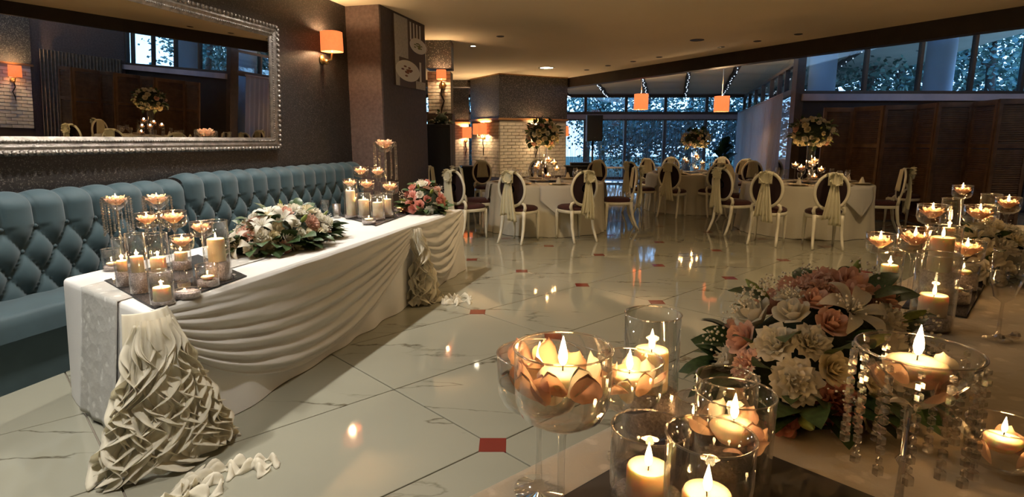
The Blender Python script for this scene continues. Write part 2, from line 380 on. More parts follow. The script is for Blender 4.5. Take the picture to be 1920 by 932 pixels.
# dark column that closes the banquette
q = Vector((0, 0, 0))
def s_face(u, s):                                             # how far the column stands out: its corner seen at column u
    for k in range(400):
        p = LW(s, k * 0.005, 1.6); fz = p.y * ct - (1.6 - H) * st
        if 960 + FPX * p.x / fz >= u: return k * 0.005
    return 0.4
CO = s_face(720, SCOL)
SC2 = s_at(800, 200, CO)[0]
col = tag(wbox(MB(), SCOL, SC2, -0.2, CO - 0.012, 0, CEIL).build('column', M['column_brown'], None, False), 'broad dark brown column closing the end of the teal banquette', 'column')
pn = wbox(MB(), SCOL + 0.01, SC2 - 0.002, CO - 0.012, CO, 0.0, CEIL).build('side_panel', M['column_dark'], col, False)  # thin skin that paints this column face in shade, no separate panel
# food photograph hung on the column
fs0, _ = s_at(741, 110, CO + 0.02); fs1, _ = s_at(796, 110, CO + 0.02)
zt, zb = s_at(768, 38, CO + 0.02)[1], s_at(768, 164, CO + 0.02)[1]
po = thing('food_poster', 'tall poster of plated food and cutlery on the dark column', 'poster', LW((fs0 + fs1) / 2, CO, zb)); OB = po.location
def pbox(name, a0, a1, b0, b1, o0, o1, m):                     # fractions of the poster
    L = fs1 - fs0; Hh = zt - zb
    mb = wbox(MB(), fs0 + a0 * L, fs0 + a1 * L, CO + o0, CO + o1, zb + b0 * Hh, zb + b1 * Hh); mb.xform(Matrix.Translation(-OB))
    return mb.build(name, M[m], po, False)
pbox('backing', 0, 1, 0, 1, 0.0, 0.02, 'poster_dark'); pbox('napkin_print', 0.0, 0.12, 0, 1, 0.02, 0.022, 'poster_cloth'); pbox('cloth_print', 0.12, 0.42, 0.42, 1, 0.02, 0.022, 'poster_cloth')
pbox('cloth_print', 0.66, 1, 0.0, 0.12, 0.02, 0.022, 'poster_cloth'); pbox('knife_print', 0.80, 0.86, 0.12, 0.42, 0.02, 0.023, 'poster_white')
for k in range(4): pbox('fork_print', 0.5 + 0.11 * k, 0.54 + 0.11 * k, 0.72, 0.98, 0.02, 0.023, 'poster_white')
def pdisc(a, b, r, m, food):
    L = fs1 - fs0; Hh = zt - zb
    c = LW(fs0 + a * L, CO + 0.022, zb + b * Hh) - OB
    kz = (zt - zb) * 0.155 / ((fs1 - fs0) * 0.40)
    R = Matrix.Translation(c) @ Matrix.Diagonal((1, 1, kz, 1)) @ Matrix.Rotation(WA, 4, 'Z') @ Matrix.Rotation(PI / 2, 4, 'X')
    d = MB().lathe([(r, 0.0), (r * 0.95, 0.004), (r * 0.7, 0.002), (0.001, 0.002)], 32).xform(R).build('plate_print', M['poster_white'], po)
    for k in range(16):
        aa, rr = random.random() * 7, r * 0.55 * random.random()
        MB().ball((rr * math.cos(aa), rr * math.sin(aa), 0.003), r * 0.13, 8, 5, (1, 0.7, 0.08)).xform(R).build('food_print', M[food], d)
pdisc(0.40, 0.24, (fs1 - fs0) * 0.40, 'poster_white', 'food_brown'); pdisc(0.78, 0.66, (fs1 - fs0) * 0.30, 'poster_white', 'food_green')

# ================================================================== CEILING, BEAM, FAR WALLS
B1, B2 = P(1200, 125, CEIL), P(1560, 68, CEIL); BD = (B2 - B1).normalized(); BN = Vector((-BD.y, BD.x, 0))
def beam_y(x): return B1.y + (x - B1.x) * BD.y / BD.x
XR, YW, YB = 10.4, 12.0, 21.0
mb = MB(); poly = [(-9, -5), (XR + 0.3, -5), (XR + 0.3, beam_y(XR + 0.3)), (1.75, beam_y(1.75)), (1.75, YB), (-9, YB)]
n = len(poly); mb.add([(x, y, CEIL) for x, y in poly] + [(x, y, CEIL + 0.1) for x, y in poly], [tuple(reversed(range(n))), tuple(range(n, 2 * n))] + [(i, (i + 1) % n, n + (i + 1) % n, n + i) for i in range(n)])
structure(mb.build('ceiling', M['ceiling_paint'], None, False))
mb = MB(); a = Vector((1.45, beam_y(1.45), CEIL - 0.13)); b = Vector((XR + 0.2, beam_y(XR + 0.2), CEIL - 0.13)); mb.bar(a + BN * 0.12, b + BN * 0.12, 0.24, 0.262)
structure(mb.build('trim_1', M['beam_dark'], None, False))
# lower soffit beside the pillar
structure(MB().box((-2.2, 18.3, CEIL - 0.1), (3.0, 0.4, 0.2)).build('trim_2', M['glitter_band'], None, False))
# annex roof: fabric blinds between dark rafters
AZ = lambda y: 2.92 + (YB - y) * 0.07
RD = Vector((5.67 - 8.1, YW - YB, 0)).normalized()              # rafters run with the side wall
mb = MB(); yy = beam_y(XR + 0.3)
pl = [(1.75, YB, ), (1.75, beam_y(1.75)), (XR + 0.3, yy), (XR + 0.3, YB)]
mb.add([(x, y, AZ(y) + 0.16) for x, y in pl] + [(x, y, AZ(y) + 0.22) for x, y in pl], [(3, 2, 1, 0), (4, 5, 6, 7)] + [(i, (i + 1) % 4, 4 + (i + 1) % 4, 4 + i) for i in range(4)])
ro = structure(mb.build('ceiling_annex', M['ceiling_fabric'], None, False))
def raf_x(xb, y): return xb + (y - YB) * RD.x / RD.y
rx = [2.0, 3.3, 4.7, 6.0, 7.25, 8.5, 9.8]
for xb in rx:
    ye = YB
    while ye > 4 and not (raf_x(xb, ye) < 1.9 or ye < beam_y(raf_x(xb, ye)) + 0.35 or ye < 4.5): ye -= 0.1
    p0, p1 = Vector((raf_x(xb, YB), YB - 0.1, AZ(YB) + 0.03)), Vector((raf_x(xb, ye), ye, AZ(ye) + 0.03))
    r_ = MB().bar(p0, p1, 0.10, 0.10).build('rafter', M['beam_dark'], ro, False)
    lt = MB()
    for k in range(26):
        p = p0.lerp(p1, (k + random.random() * 0.6) / 26); lt.ball(p + Vector(((random.random() - .5) * 0.06, 0, -0.06)), 0.016, 6, 4)
    stuff(lt.build('fairy_light', M['fairy'] if 'fairy' in M else emis_mat('fairy', (0.75, 0.88, 1.0), 0.8), r_))
for a_, b_ in zip(rx[:-1], rx[1:]):
    ye = YB; xm = (a_ + b_) / 2
    while ye > 4 and not (ye < beam_y(raf_x(xm, ye)) + 0.2 or ye < 5.0): ye -= 0.1
    nb = max(4, int((YB - ye) / 1.1))
    def blind(u, v, a_=a_, b_=b_, ye=ye, nb=nb):
        y = YB - 0.12 + (ye - YB) * v; t = (v * nb) % 1.0; xx = a_ + 0.06 + (b_ - a_ - 0.12) * u
        return (raf_x(xx, y), y, AZ(y) + 0.13 - 0.11 * math.sin(PI * t) ** 0.7)
    MB().grid(6, nb * 8, blind).build('fabric_blind', M['ceiling_fabric'], ro, True)

# enclosing walls behind the camera and to the side
structure(MB().box((1, -4.1, CEIL / 2), (22, 0.2, CEIL)).build('wall_rear', M['glitter_wall'], None, False))
p = LW(SC2, CO, 0)
structure(MB().box((-5.6, 14.5, CEIL / 2), (0.2, 14, CEIL)).build('wall_far_left', M['column_dark'], None, False))
structure(MB().box((-3.9, 9.9, CEIL / 2), (3.6, 0.2, CEIL)).build('wall_return', M['column_dark'], None, False))
wr = structure(MB().box((XR + 0.1, 4.0, CEIL / 2 + 0.4), (0.2, 16.2, CEIL + 0.8)).build('wall_right', M['column_brown'], None, False))

def window(idx, a, b, z0, z1, label_mat='frame_brown', mull=(), fr=0.06, parent=None):
    """glazed opening from a to b (plan), panes are objects of their own"""
    a, b = Vector((a[0], a[1], 0)), Vector((b[0], b[1], 0)); d = (b - a); L = d.length; d.normalize(); ang = math.atan2(d.y, d.x)
    def bx(m, s0, s1, zz0, zz1, th): return m.box(a + d * (s0 + s1) / 2 + Vector((0, 0, (zz0 + zz1) / 2)), (s1 - s0, th, zz1 - zz0), ang)
    m = MB(); bx(m, 0, L, z0 - fr / 2, z0 + fr / 2, 0.09); wo = structure(m.build('window_%d' % idx, M[label_mat], None, False))
    bx(MB(), 0, L, z1 - fr / 2, z1 + fr / 2, 0.09).build('head_rail', M[label_mat], wo, False)
    ms = [0.0] + list(mull) + [L]
    for s in ms: bx(MB(), max(0, s - fr / 2), min(L, s + fr / 2), z0 + fr / 2, z1 - fr / 2, 0.10).build('mullion', M[label_mat], wo, False)
    for s0, s1 in zip(ms[:-1], ms[1:]): bx(MB(), s0 + fr / 2, s1 - fr / 2, z0 + fr / 2, z1 - fr / 2, 0.008).build('pane', M['pane'], wo, False)
    return wo
X = lambda u, Y: (u - 960) / FPX * (Y * ct + 0.0) / ct
# near window wall on the right, above the folding screens
xs = [5.72] + [X(u, YW) for u in (1598, 1695, 1790, 1882)] + [XR]
window(1, (xs[0], YW), (xs[-1], YW), 2.37, AZ(YW) + 0.1, 'frame_brown', [x - xs[0] for x in xs[1:-1]])
structure(MB().box(((5.7 + XR) / 2, YW + 0.02, 1.11), (XR - 5.7, 0.12, 2.22)).build('wall_near_window', M['beam_dark'], None, False))
structure(MB().box(((5.7 + XR) / 2, YW - 0.08, 2.27), (XR - 5.7, 0.14, 0.13)).build('trim_3', M['curtain_lilac'], None, False))
structure(MB().box((5.66, YW, 1.75), (0.16, 0.2, 3.5)).build('trim_4', M['frame_brown'], None, False))
# annex side wall
sa, sb = Vector((5.64, YW + 0.1, 0)), Vector((8.08, YB - 0.05, 0)); SL = (sb - sa).length
window(2, sa, sb, 2.42, 2.93, 'frame_brown', [SL * k / 6 for k in (0.6, 1.2, 2, 3, 4, 5)])
window(3, sa, sb, 0.12, 2.36, 'frame_brown', [SL * k / 4 for k in (1, 2, 3)])
mb = MB(); mb.add([(sa.x, sa.y, 2.96), (sb.x, sb.y, 2.96), (sb.x, sb.y, AZ(YB) + 0.2), (sa.x, sa.y, AZ(YW) + 0.2)], [(0, 1, 2, 3)])
mb.add([(sa.x + 0.1, sa.y, 2.96), (sb.x + 0.1, sb.y, 2.96), (sb.x + 0.1, sb.y, AZ(YB) + 0.2), (sa.x + 0.1, sa.y, AZ(YW) + 0.2)], [(3, 2, 1, 0)])
structure(mb.build('wall_side_gable', M['pane'], None, False))
sd = (sb - sa).normalized(); sn = Vector((-sd.y, sd.x, 0))
cu = thing('sheer_curtain', 'pleated pale lilac curtain along the annex side windows', 'curtain', sa + sn * 0.2)
def plea(u, v):
    s = 0.15 + u * (SL - 0.3); p = sd * s + sn * (0.045 * math.sin(s * 34) * (0.6 + 0.4 * v)) + Vector((0, 0, 2.34 - 2.28 * v)); return p
MB().grid(520, 3, plea).build('curtain_cloth', M['curtain_sheer'], cu)
MB().tube([sd * 0.1 + Vector((0, 0, 2.36)), sd * (SL - 0.2) + Vector((0, 0, 2.36))], 0.02).build('curtain_rail', M['curtain_lilac'], cu)
# back wall of the annex
xs = [-5.5, -2.6, 0.5] + [X(u, YB) for u in (1094, 1168, 1240, 1315)] + [8.1]
window(4, (xs[0], YB), (xs[-1], YB), 2.36, 2.94, 'frame_brown', [x - xs[0] for x in xs[1:-1]], 0.1)
window(5, (xs[0], YB), (xs[-1], YB), 0.1, 2.16, 'frame_brown', [x - xs[0] for x in xs[1:-1]], 0.1)
structure(MB().box(((xs[0] + 8.1) / 2, YB - 0.02, 2.24), (8.1 - xs[0], 0.16, 0.15)).build('trim_5', M['curtain_lilac'], None, False))
structure(MB().box(((xs[0] + 8.1) / 2, YB + 0.05, 3.13), (8.1 - xs[0], 0.16, 0.32)).build('wall_back_head', M['curtain_lilac'], None, False))
sc_ = thing('string_curtain', 'thin grey string curtain across the tall back windows', 'curtain', (0, YB - 0.22, 0))
MB().bar((1.7, 0, 2.18), (8.0, 0, 2.18), 0.04, 0.05).build('curtain_rail', M['curtain_lilac'], sc_, False)
mb = MB(); x = 1.72
while x < 7.95:
    mb.box((x, random.uniform(-.02, .02), 1.12), (0.016, 0.004, 2.1)); x += random.uniform(0.035, 0.06)
stuff(mb.build('strands', M['string_grey'], sc_, False))

# ================================================================== BRICK PILLARS
brick_me = [MB().box((0, 0, 0), (0.225 * f, 0.03, 0.078), 0, 0.006).mesh('brick', M['brick_white'], False) for f in (1.0, 0.48)]
def brick_face(parent, p0, d, L, z0, z1, seed=1, bl=0.235, bh=0.088):
    rnd = random.Random(seed); ang = math.atan2(d.y, d.x); nrm = Vector((d.y, -d.x, 0)); row = 0; z = z0 + bh / 2
    nb = max(1, round(L / bl)); bl = L / nb; k = bl / 0.235
    while z < z1 - 0.02:
        segs = []
        if row % 2 == 0: segs = [((i + 0.5) * bl, 0) for i in range(nb)]
        else: segs = [(bl * 0.25, 1)] + [((i + 1) * bl, 0) for i in range(nb - 1)] + [(L - bl * 0.25, 1)]
        for s, t in segs:
            o = link_mesh('brick', brick_me[t], parent, p0 + d * s + nrm * (rnd.uniform(-0.004, 0.005)) + Vector((0, 0, z)), (rnd.uniform(-.01, .01), 0, ang + rnd.uniform(-.012, .012)), (k, 1, bh / 0.088))
        z += bh; row += 1
def pillar(label, C0, d1, L1, d2, L2, zb0, zb1, seed, faces=(1, 1), band='glitter_band', trim=True, bl=0.235, bh=0.088):
    """corner C0 nearest the viewer, faces run along d1 (to the right) and d2 (to the left)"""
    o = thing('brick_pillar', label, 'pillar', (C0.x, C0.y, 0))
    z = Vector((0, 0, 0)); cor = [z, d1 * L1, d1 * L1 + d2 * L2, d2 * L2]
    def prism(name, m, za, zb, gr):
        ce = (cor[0] + cor[2]) / 2; pts = [c + (c - ce).normalized() * gr * 1.414 for c in cor]
        mb = MB(); mb.add([p + Vector((0, 0, za)) for p in pts] + [p + Vector((0, 0, zb)) for p in pts], [(3, 2, 1, 0), (4, 5, 6, 7)] + [(i, (i + 1) % 4, 4 + (i + 1) % 4, 4 + i) for i in range(4)])
        return mb.build(name, M[m], o, False)
    prism('core', 'mortar', zb0, zb1, 0.0); prism('plinth', 'dado_brown', 0.0, zb0, 0.02)
    prism('glitter_band', band, zb1 + 0.055, CEIL, 0.018)
    if trim: prism('wood_moulding', 'wood_trim', zb1, zb1 + 0.055, 0.05); prism('cornice', 'wood_trim', CEIL - 0.03, CEIL - 0.001, 0.03)
    if faces[0]: brick_face(o, d1 * 0 + z, d1, L1, zb0, zb1, seed, bl, bh)
    if faces[1]: brick_face(o, d2 * L2, -d2, L2, zb0, zb1, seed + 1, bl, bh)
    return o
pd1 = Vector((0.87, 0.5, 0)).normalized(); pd2 = Vector((-pd1.y, pd1.x, 0))
PC1 = Vector((-0.34, 16.3, 0))
pillar('large white brick pillar with a dark glitter band behind the left round table', PC1, pd1, 2.2, pd2, 1.72, 0.42, 1.98, 11)
PC2 = Vector((-2.0, 19.9, 0))
pillar('farther white brick pillar half hidden left of the large brick pillar', PC2, pd1, 0.62, pd2, 1.0, 0.42, 1.98, 21, (1, 0))
xa, xb = PY(803, 200, 11.0).x, PY(846, 200, 11.0).x
pr = pillar('narrow white brick pier right beside the dark column', Vector((xa, 11.0, 0)), Vector((1, 0, 0)), xb - xa, Vector((0, 1, 0)), 0.4, 1.92, 2.66, 31, (1, 0), trim=False, bl=0.16, bh=0.062)
pillar('white brick wall section by the brown curtain, seen only in the mirror', Vector((XR - 0.12, 9.6, 0)), Vector((0, -1, 0)), 1.9, Vector((1, 0, 0)), 0.11, 0.42, 1.98, 41, (0, 0))
bp2 = [o for o in C.objects if o.name.startswith('brick_pillar')][-1]
brick_face(bp2, Vector((0, -0.0, 0)), Vector((0, -1, 0)), 1.9, 0.42, 1.98, 5)
bm_ = thing('string_curtain', 'long brown string curtain on the right wall, seen in the mirror', 'curtain', (XR - 0.1, 11.85, 0))
def brc(u, v): return Vector((-0.03 + 0.035 * math.sin(u * 150), -0.05 - u * 2.0, 2.45 - 2.4 * v))
MB().grid(300, 2, brc).build('curtain_cloth', M['curtain_brown'], bm_)
bm2 = thing('string_curtain', 'second brown string curtain nearer the camera, seen in the mirror', 'curtain', (XR - 0.1, 7.6, 0))
def brc2(u, v): return Vector((-0.03 + 0.035 * math.sin(u * 150), -0.05 - u * 3.2, 2.45 - 2.4 * v))
MB().grid(400, 2, brc2).build('curtain_cloth', M['curtain_brown'], bm2)

# ================================================================== LAMPS
def sconce(label, p, nrm, shade=(0.27, 0.24), drop=True, power=9.0, twin=False):
    """p: point on the wall at the lamp's bracket; nrm points off the wall"""
    o = thing('wall_sconce', label, 'wall lamp', p, math.atan2(nrm.y, nrm.x) - PI / 2)   # local +y leaves the wall
    MB().lathe([(0.001, 0), (0.055, 0), (0.06, 0.012), (0.03, 0.03), (0.001, 0.032)], 20).xform(Matrix.Rotation(-PI / 2, 4, 'X')).build('wall_plate', M['brass'], o)
    MB().tube([(0, 0.02, 0), (0, 0.09, -0.02), (0, 0.14, 0.0), (0, 0.15, 0.06), (0, 0.15, 0.10)], 0.012).build('arm', M['brass'], o)
    MB().ball((0, 0.06, -0.03), 0.035, 12, 8).build('knob', M['brass'], o)
    if drop: MB().tube([(0, 0.05, -0.03), (0.03, 0.05, -0.16), (-0.03, 0.05, -0.28), (0.015, 0.04, -0.40), (0.03, 0.03, -0.50)], [0.014, 0.016, 0.012, 0.014, 0.006]).build('iron_stem', M['iron'], o)
    wd, ht = shade
    for dx in ((-0.15, 0.15) if twin else (0.0,)):
        if twin: MB().tube([(0, 0.10, -0.02), (dx, 0.15, 0.0), (dx, 0.15, 0.08)], 0.01).build('arm', M['brass'], o)
        def sq(r, z, a): return r * (1.0 / max(abs(math.cos(a)), abs(math.sin(a)))) ** 0.35
        s = MB().lathe([(wd / 2, 0.09), (wd / 2 * 0.97, 0.09 + ht)], 28, (dx, 0.155, 0), fn=sq).build('lamp_shade', M['shade_orange'], o, thick=0.004)
        MB().ball((dx, 0.155, 0.09 + ht * 0.45), 0.022, 10, 8).build('bulb', M['bulb'], o)
        point_light(o, (dx, 0.155, 0.09 + ht * 0.8), power * 1.6, WARM, 0.03); point_light(o, (dx, 0.155, 0.09 + ht * 0.15), power * 0.8, WARM, 0.03)
    return o
s_, z_ = s_at(603, 112, 0.0)
sconce('orange shaded brass wall lamp on the dark wall beside the mirror', LW(s_, 0.0, z_), WN, (0.25, 0.235), False, 10.0)
def on_face(u, v, c0, nrm): return PPL(u, v, c0 + Vector((0, 0, 1)), nrm)
n1 = Vector((pd1.y, -pd1.x, 0)); n2 = Vector((-pd2.y, pd2.x, 0))
sconce('twin orange lamp with a twisted iron stem on the large brick pillar', on_face(910, 258, PC1, n2) + n2 * 0.02, n2, (0.24, 0.30), True, 16.0, True)
sconce('orange wall lamp hidden behind the rose ball on the brick pillar', on_face(1004, 262, PC1, n1) + n1 * 0.02, n1, (0.24, 0.30), True, 16.0)
e_ = PC1 + pd1 * 2.2; sconce('orange wall lamp peeking past the right edge of the brick pillar', e_ + pd1 * 0.02 + pd2 * 0.35 + Vector((0, 0, 1.46)), pd1, (0.26, 0.30), False, 8.0)
sconce('orange wall lamp on the far half hidden brick pillar', on_face(872, 264, PC2, n1) + n1 * 0.02, n1, (0.30, 0.36), True, 14.0)
sconce('small orange lamp on the narrow brick pier beside the column', Vector((PY(830, 160, 11).x, 10.98, PY(830, 160, 11).z)), Vector((0, -1, 0)), (0.17, 0.16), True, 5.0)
for y_, nm in ((8.2, 'orange wall lamp on the right wall brick, left one in the mirror'), (9.2, 'orange wall lamp on the right wall brick, right one in the mirror')):
    sconce(nm, Vector((XR - 0.14, y_, 1.6)), Vector((-1, 0, 0)), (0.26, 0.28), True, 22.0)

def pendant(u, v, Y, label):
    p = PY(u, v, Y); zc = AZ(Y) + 0.1
    o = thing('pendant_lamp', label, 'pendant lamp', (p.x, p.y, p.z))
    def sq(r, z, a): return r * (1.0 / max(abs(math.cos(a)), abs(math.sin(a)))) ** 0.6
    MB().lathe([(0.011 * Y, -0.0125 * Y), (0.011 * Y, 0.0125 * Y)], 28, fn=sq).build('lamp_shade', M['shade_orange'], o, thick=0.004)
    MB().ball((0, 0, 0.02), 0.04, 10, 8).build('bulb', M['bulb'], o)
    MB().tube([(0, 0, 0.05), (0, 0, zc - p.z)], 0.006, 6).build('cord', M['stone_white'], o)
    point_light(o, (0, 0, -0.10), 20, WARM, 0.04); point_light(o, (0, 0, 0.12), 40, WARM, 0.04)
pendant(1202, 191, 16.5, 'orange square pendant lamp hanging left in the glass annex')
pendant(1353, 195, 14.0, 'orange square pendant lamp hanging right in the glass annex')

def downlight(p, label, lit=None, power=0, col=WARM, r=0.07, deg=140):
    o = thing('ceiling_downlight', label, 'ceiling light', (p[0], p[1], CEIL))
    MB().lathe([(r * 1.25, 0.0), (r * 1.25, -0.006), (r, -0.010), (r * 0.92, -0.002), (r * 0.9, 0.0)], 24).build('trim_ring', M['stone_white'] if lit else M['dark_metal'], o)
    MB().lathe([(0.001, -0.003), (r * 0.92, -0.003)], 24).build('lens', M['bulb'] if lit else M['dark_metal'], o)
    if power: spot_light(o, (0, 0, -0.02), power, col, deg)
q = P(1025, 127, CEIL); downlight(q, 'bright lit round downlight in the beige ceiling before the pillar', True, DL_RIGHT * 1.5, WARM, 0.17)
for k, (u, v, nm) in enumerate([(938, 68, 'dark unlit round downlight at the upper left of the ceiling'), (1307, 75, 'large unlit downlight with bright rim above the glass annex'), (1352, 88, 'small dark unlit spot right of the large unlit downlight'), (1420, 77, 'small dark unlit spot near the sloping dark beam'), (1140, 123, 'small unlit ceiling spot right of the bright downlight'), (1187, 115, 'second small unlit ceiling spot right of the bright downlight'), (1236, 107, 'third small unlit ceiling spot along the dark beam'), (1100, 131, 'tiny unlit ceiling spot closest to the bright downlight'), (1497, 64, 'unlit ceiling spot at the far right beside the beam'), (887, 86, 'small pale ceiling spot at the left end of the ceiling')]):
    downlight(P(u, v, CEIL), nm, k == 9, 0, WARM, 0.10 if k == 1 else 0.055)
for k, s in enumerate((-3.2, -1.7, -0.2, 1.3)):
    p = LW(s, 0.95, CEIL); downlight(p, ['lit ceiling downlight over the near end of the banquette table', 'lit ceiling downlight over the candle tray on the banquette table', 'lit ceiling downlight over the flowers of the banquette table', 'lit ceiling downlight over the far end of the banquette table'][k], True, DL_LEFT, NEUTRAL, 0.06)
for k, (x, y) in enumerate([(-1.25, 1.7), (2.6, 4.6), (0.6, 6.4), (4.2, 6.4)]):  # added lamps out of view, to light the ruffles, floor and chair backs
    downlight((x, y), ['lit ceiling downlight over the near left dance floor', 'lit ceiling downlight over the near right dance floor', 'lit ceiling downlight before the left round table', 'lit ceiling downlight before the right round table'][k], True, DL_RIGHT * (2.0 if k == 0 else (0.8, 0.8, 1.5, 1.5)[k]), WARM if k else NEUTRAL, 0.06, 140 if k else 78)

# ================================================================== MIRROR
s0, _ = s_at(2, 200, 0.06); s1, zr0 = s_at(528, 280, 0.06); zr1 = s_at(524, 52, 0.06)[1]
mz0, mz1 = zr0, zr1; s0 = s0 - 0.8
mi = thing('wall_mirror', 'wide wall mirror in an ornate tarnished silver frame above the banquette', 'mirror', LW((s0 + s1) / 2, 0.0, mz0)); OM = Matrix.Translation(-mi.location)
FWD = 0.13
wbox(MB(), s0 + FWD * .8, s1 - FWD * .8, 0.005, 0.025, mz0 + FWD * .8, mz1 - FWD * .8).xform(OM).build('mirror_glass', M['mirror'], mi, False)
prof = [(0.0, 0.0), (0.0, 0.045), (0.018, 0.062), (0.04, 0.05), (0.06, 0.056), (0.085, 0.044), (0.10, 0.05), (0.13, 0.03), (0.13, 0.0)]
cs = [(s0, mz0, 1, 1), (s1, mz0, -1, 1), (s1, mz1, -1, -1), (s0, mz1, 1, -1)]
for k in range(4):
    mb = MB(); a, b = cs[k], cs[(k + 1) % 4]; m_ = len(prof); vs = []
    for c in (a, b):
        for (i_, o_) in prof: vs.append(LW(c[0] + c[2] * i_, o_, c[1] + c[3] * i_))
    mb.add(vs, [(i, i + 1, m_ + i + 1, m_ + i) for i in range(m_ - 1)]); mb.xform(OM).build('frame_bar', M['silver_frame'], mi, False)
mb = MB()
def bead_row(ins, r, step, off):
    for k in range(4):
        a, b = cs[k], cs[(k + 1) % 4]; A = (a[0] + a[2] * ins, a[1] + a[3] * ins); B = (b[0] + b[2] * ins, b[1] + b[3] * ins)
        L = math.hypot(B[0] - A[0], B[1] - A[1]); n = int(L / step)
        for i in range(n):
            t = (i + .5) / n; mb.ball(LW(A[0] + (B[0] - A[0]) * t, off, A[1] + (B[1] - A[1]) * t) - mi.location, r, 6, 4)
bead_row(0.02, 0.021, 0.052, 0.058); bead_row(0.098, 0.010, 0.024, 0.048)
stuff(mb.build('frame_ornament', M['silver_frame'], mi))

mi.rotation_mode = 'QUATERNION'; mi.rotation_quaternion = Matrix.Rotation(math.radians(3.2), 3, WD).to_quaternion()
# ================================================================== BANQUETTE (two sections)
def banquette(label, sa, sb, ztop, pitch=0.215, seed=0):
    o = thing('tufted_banquette', label, 'banquette', LW((sa + sb) / 2, 0.3, 0)); OM = Matrix.Translation(-o.location)
    L = sb - sa; n = max(2, round(L / pitch)); pt = L / n; zs = 0.44; zr = ztop - zs; q = 0.155
    rows = [zs + zr - 0.20 - k * q for k in range(4) if zs + zr - 0.20 - k * q > zs + 0.02]
    vt = rows[0]
    def back(u, v):
        s = u * L
        ln = v * (zr + 0.16)                                           # length along the section curve
        if ln < zr - 0.06: z = zs + ln; off = 0.20 - 0.02 * (ln / zr); nz = 0
        else:
            a = min(1.0, (ln - (zr - 0.06)) / 0.22) * PI * 0.62; z = ztop - 0.06 + 0.06 * math.sin(min(a, PI / 2)) - max(0, a - PI / 2) * 0.02; off = 0.18 - 0.11 * (1 - math.cos(a)); nz = math.sin(a)
        if z <= vt and nz == 0:
            yy = (vt - z) / q; A = s / pt + yy * 0.5; B = s / pt - yy * 0.5
            da = abs(math.sin(PI * A)); db = abs(math.sin(PI * B)); h = (da * db) ** 0.42
        else:
            h = abs(math.sin(PI * s / pt)) ** 0.45
        h *= min(1.0, u * L / 0.03, (1 - u) * L / 0.03) ** 0.5
        return LW(sa + s, off + 0.062 * h * (1 - 0.4 * nz), z + 0.035 * h * nz)
    MB().grid(n * 12, 60, back).xform(OM).build('backrest', M['velvet_teal'], o)
    bt = MB()
    for k, z in enumerate(rows):
        for i in range(n + 1):
            s = (i + (0.5 if k % 2 else 0)) * pt
            if 0.02 < s < L - 0.02: MB().ball((0, 0, 0), 0.016, 10, 6, (1, 1, 1)).xform(OM @ Matrix.Translation(LW(sa + s, 0.20, z))).build('button', M['velvet_teal'], o)
    wbox(MB(), sa, sb, 0.0, 0.19, 0.0, ztop - 0.07).xform(OM).build('back_core', M['velvet_teal'], o, False)
    def seat(u, v):
        a = v * PI; return LW(sa + u * L, 0.20 + 0.47 * (v * 1.0 if v < .9 else .9 + (v - .9) * .6), 0.44 - (0.14 * ((v - .85) / .15) ** 2 if v > .85 else 0) + 0.015 * math.sin(PI * min(1, v * 1.1)))
    MB().grid(8, 20, seat).xform(OM).build('seat_cushion', M['velvet_teal'], o)
    wbox(MB(), sa, sb, 0.20, 0.63, 0.0, 0.40).xform(OM).build('base', M['velvet_teal'], o, False)
    return o
sj, _ = s_at(345, 345, 0.2); se, _ = s_at(676, 300, 0.2)
se = min(se, SCOL - 0.02)
banquette('near section of teal tufted velvet banquette behind the first candle tray', sj - 3.0, sj - 0.004, 1.085)
banquette('far section of teal tufted velvet banquette ending at the dark column', sj + 0.004, se, 1.125)

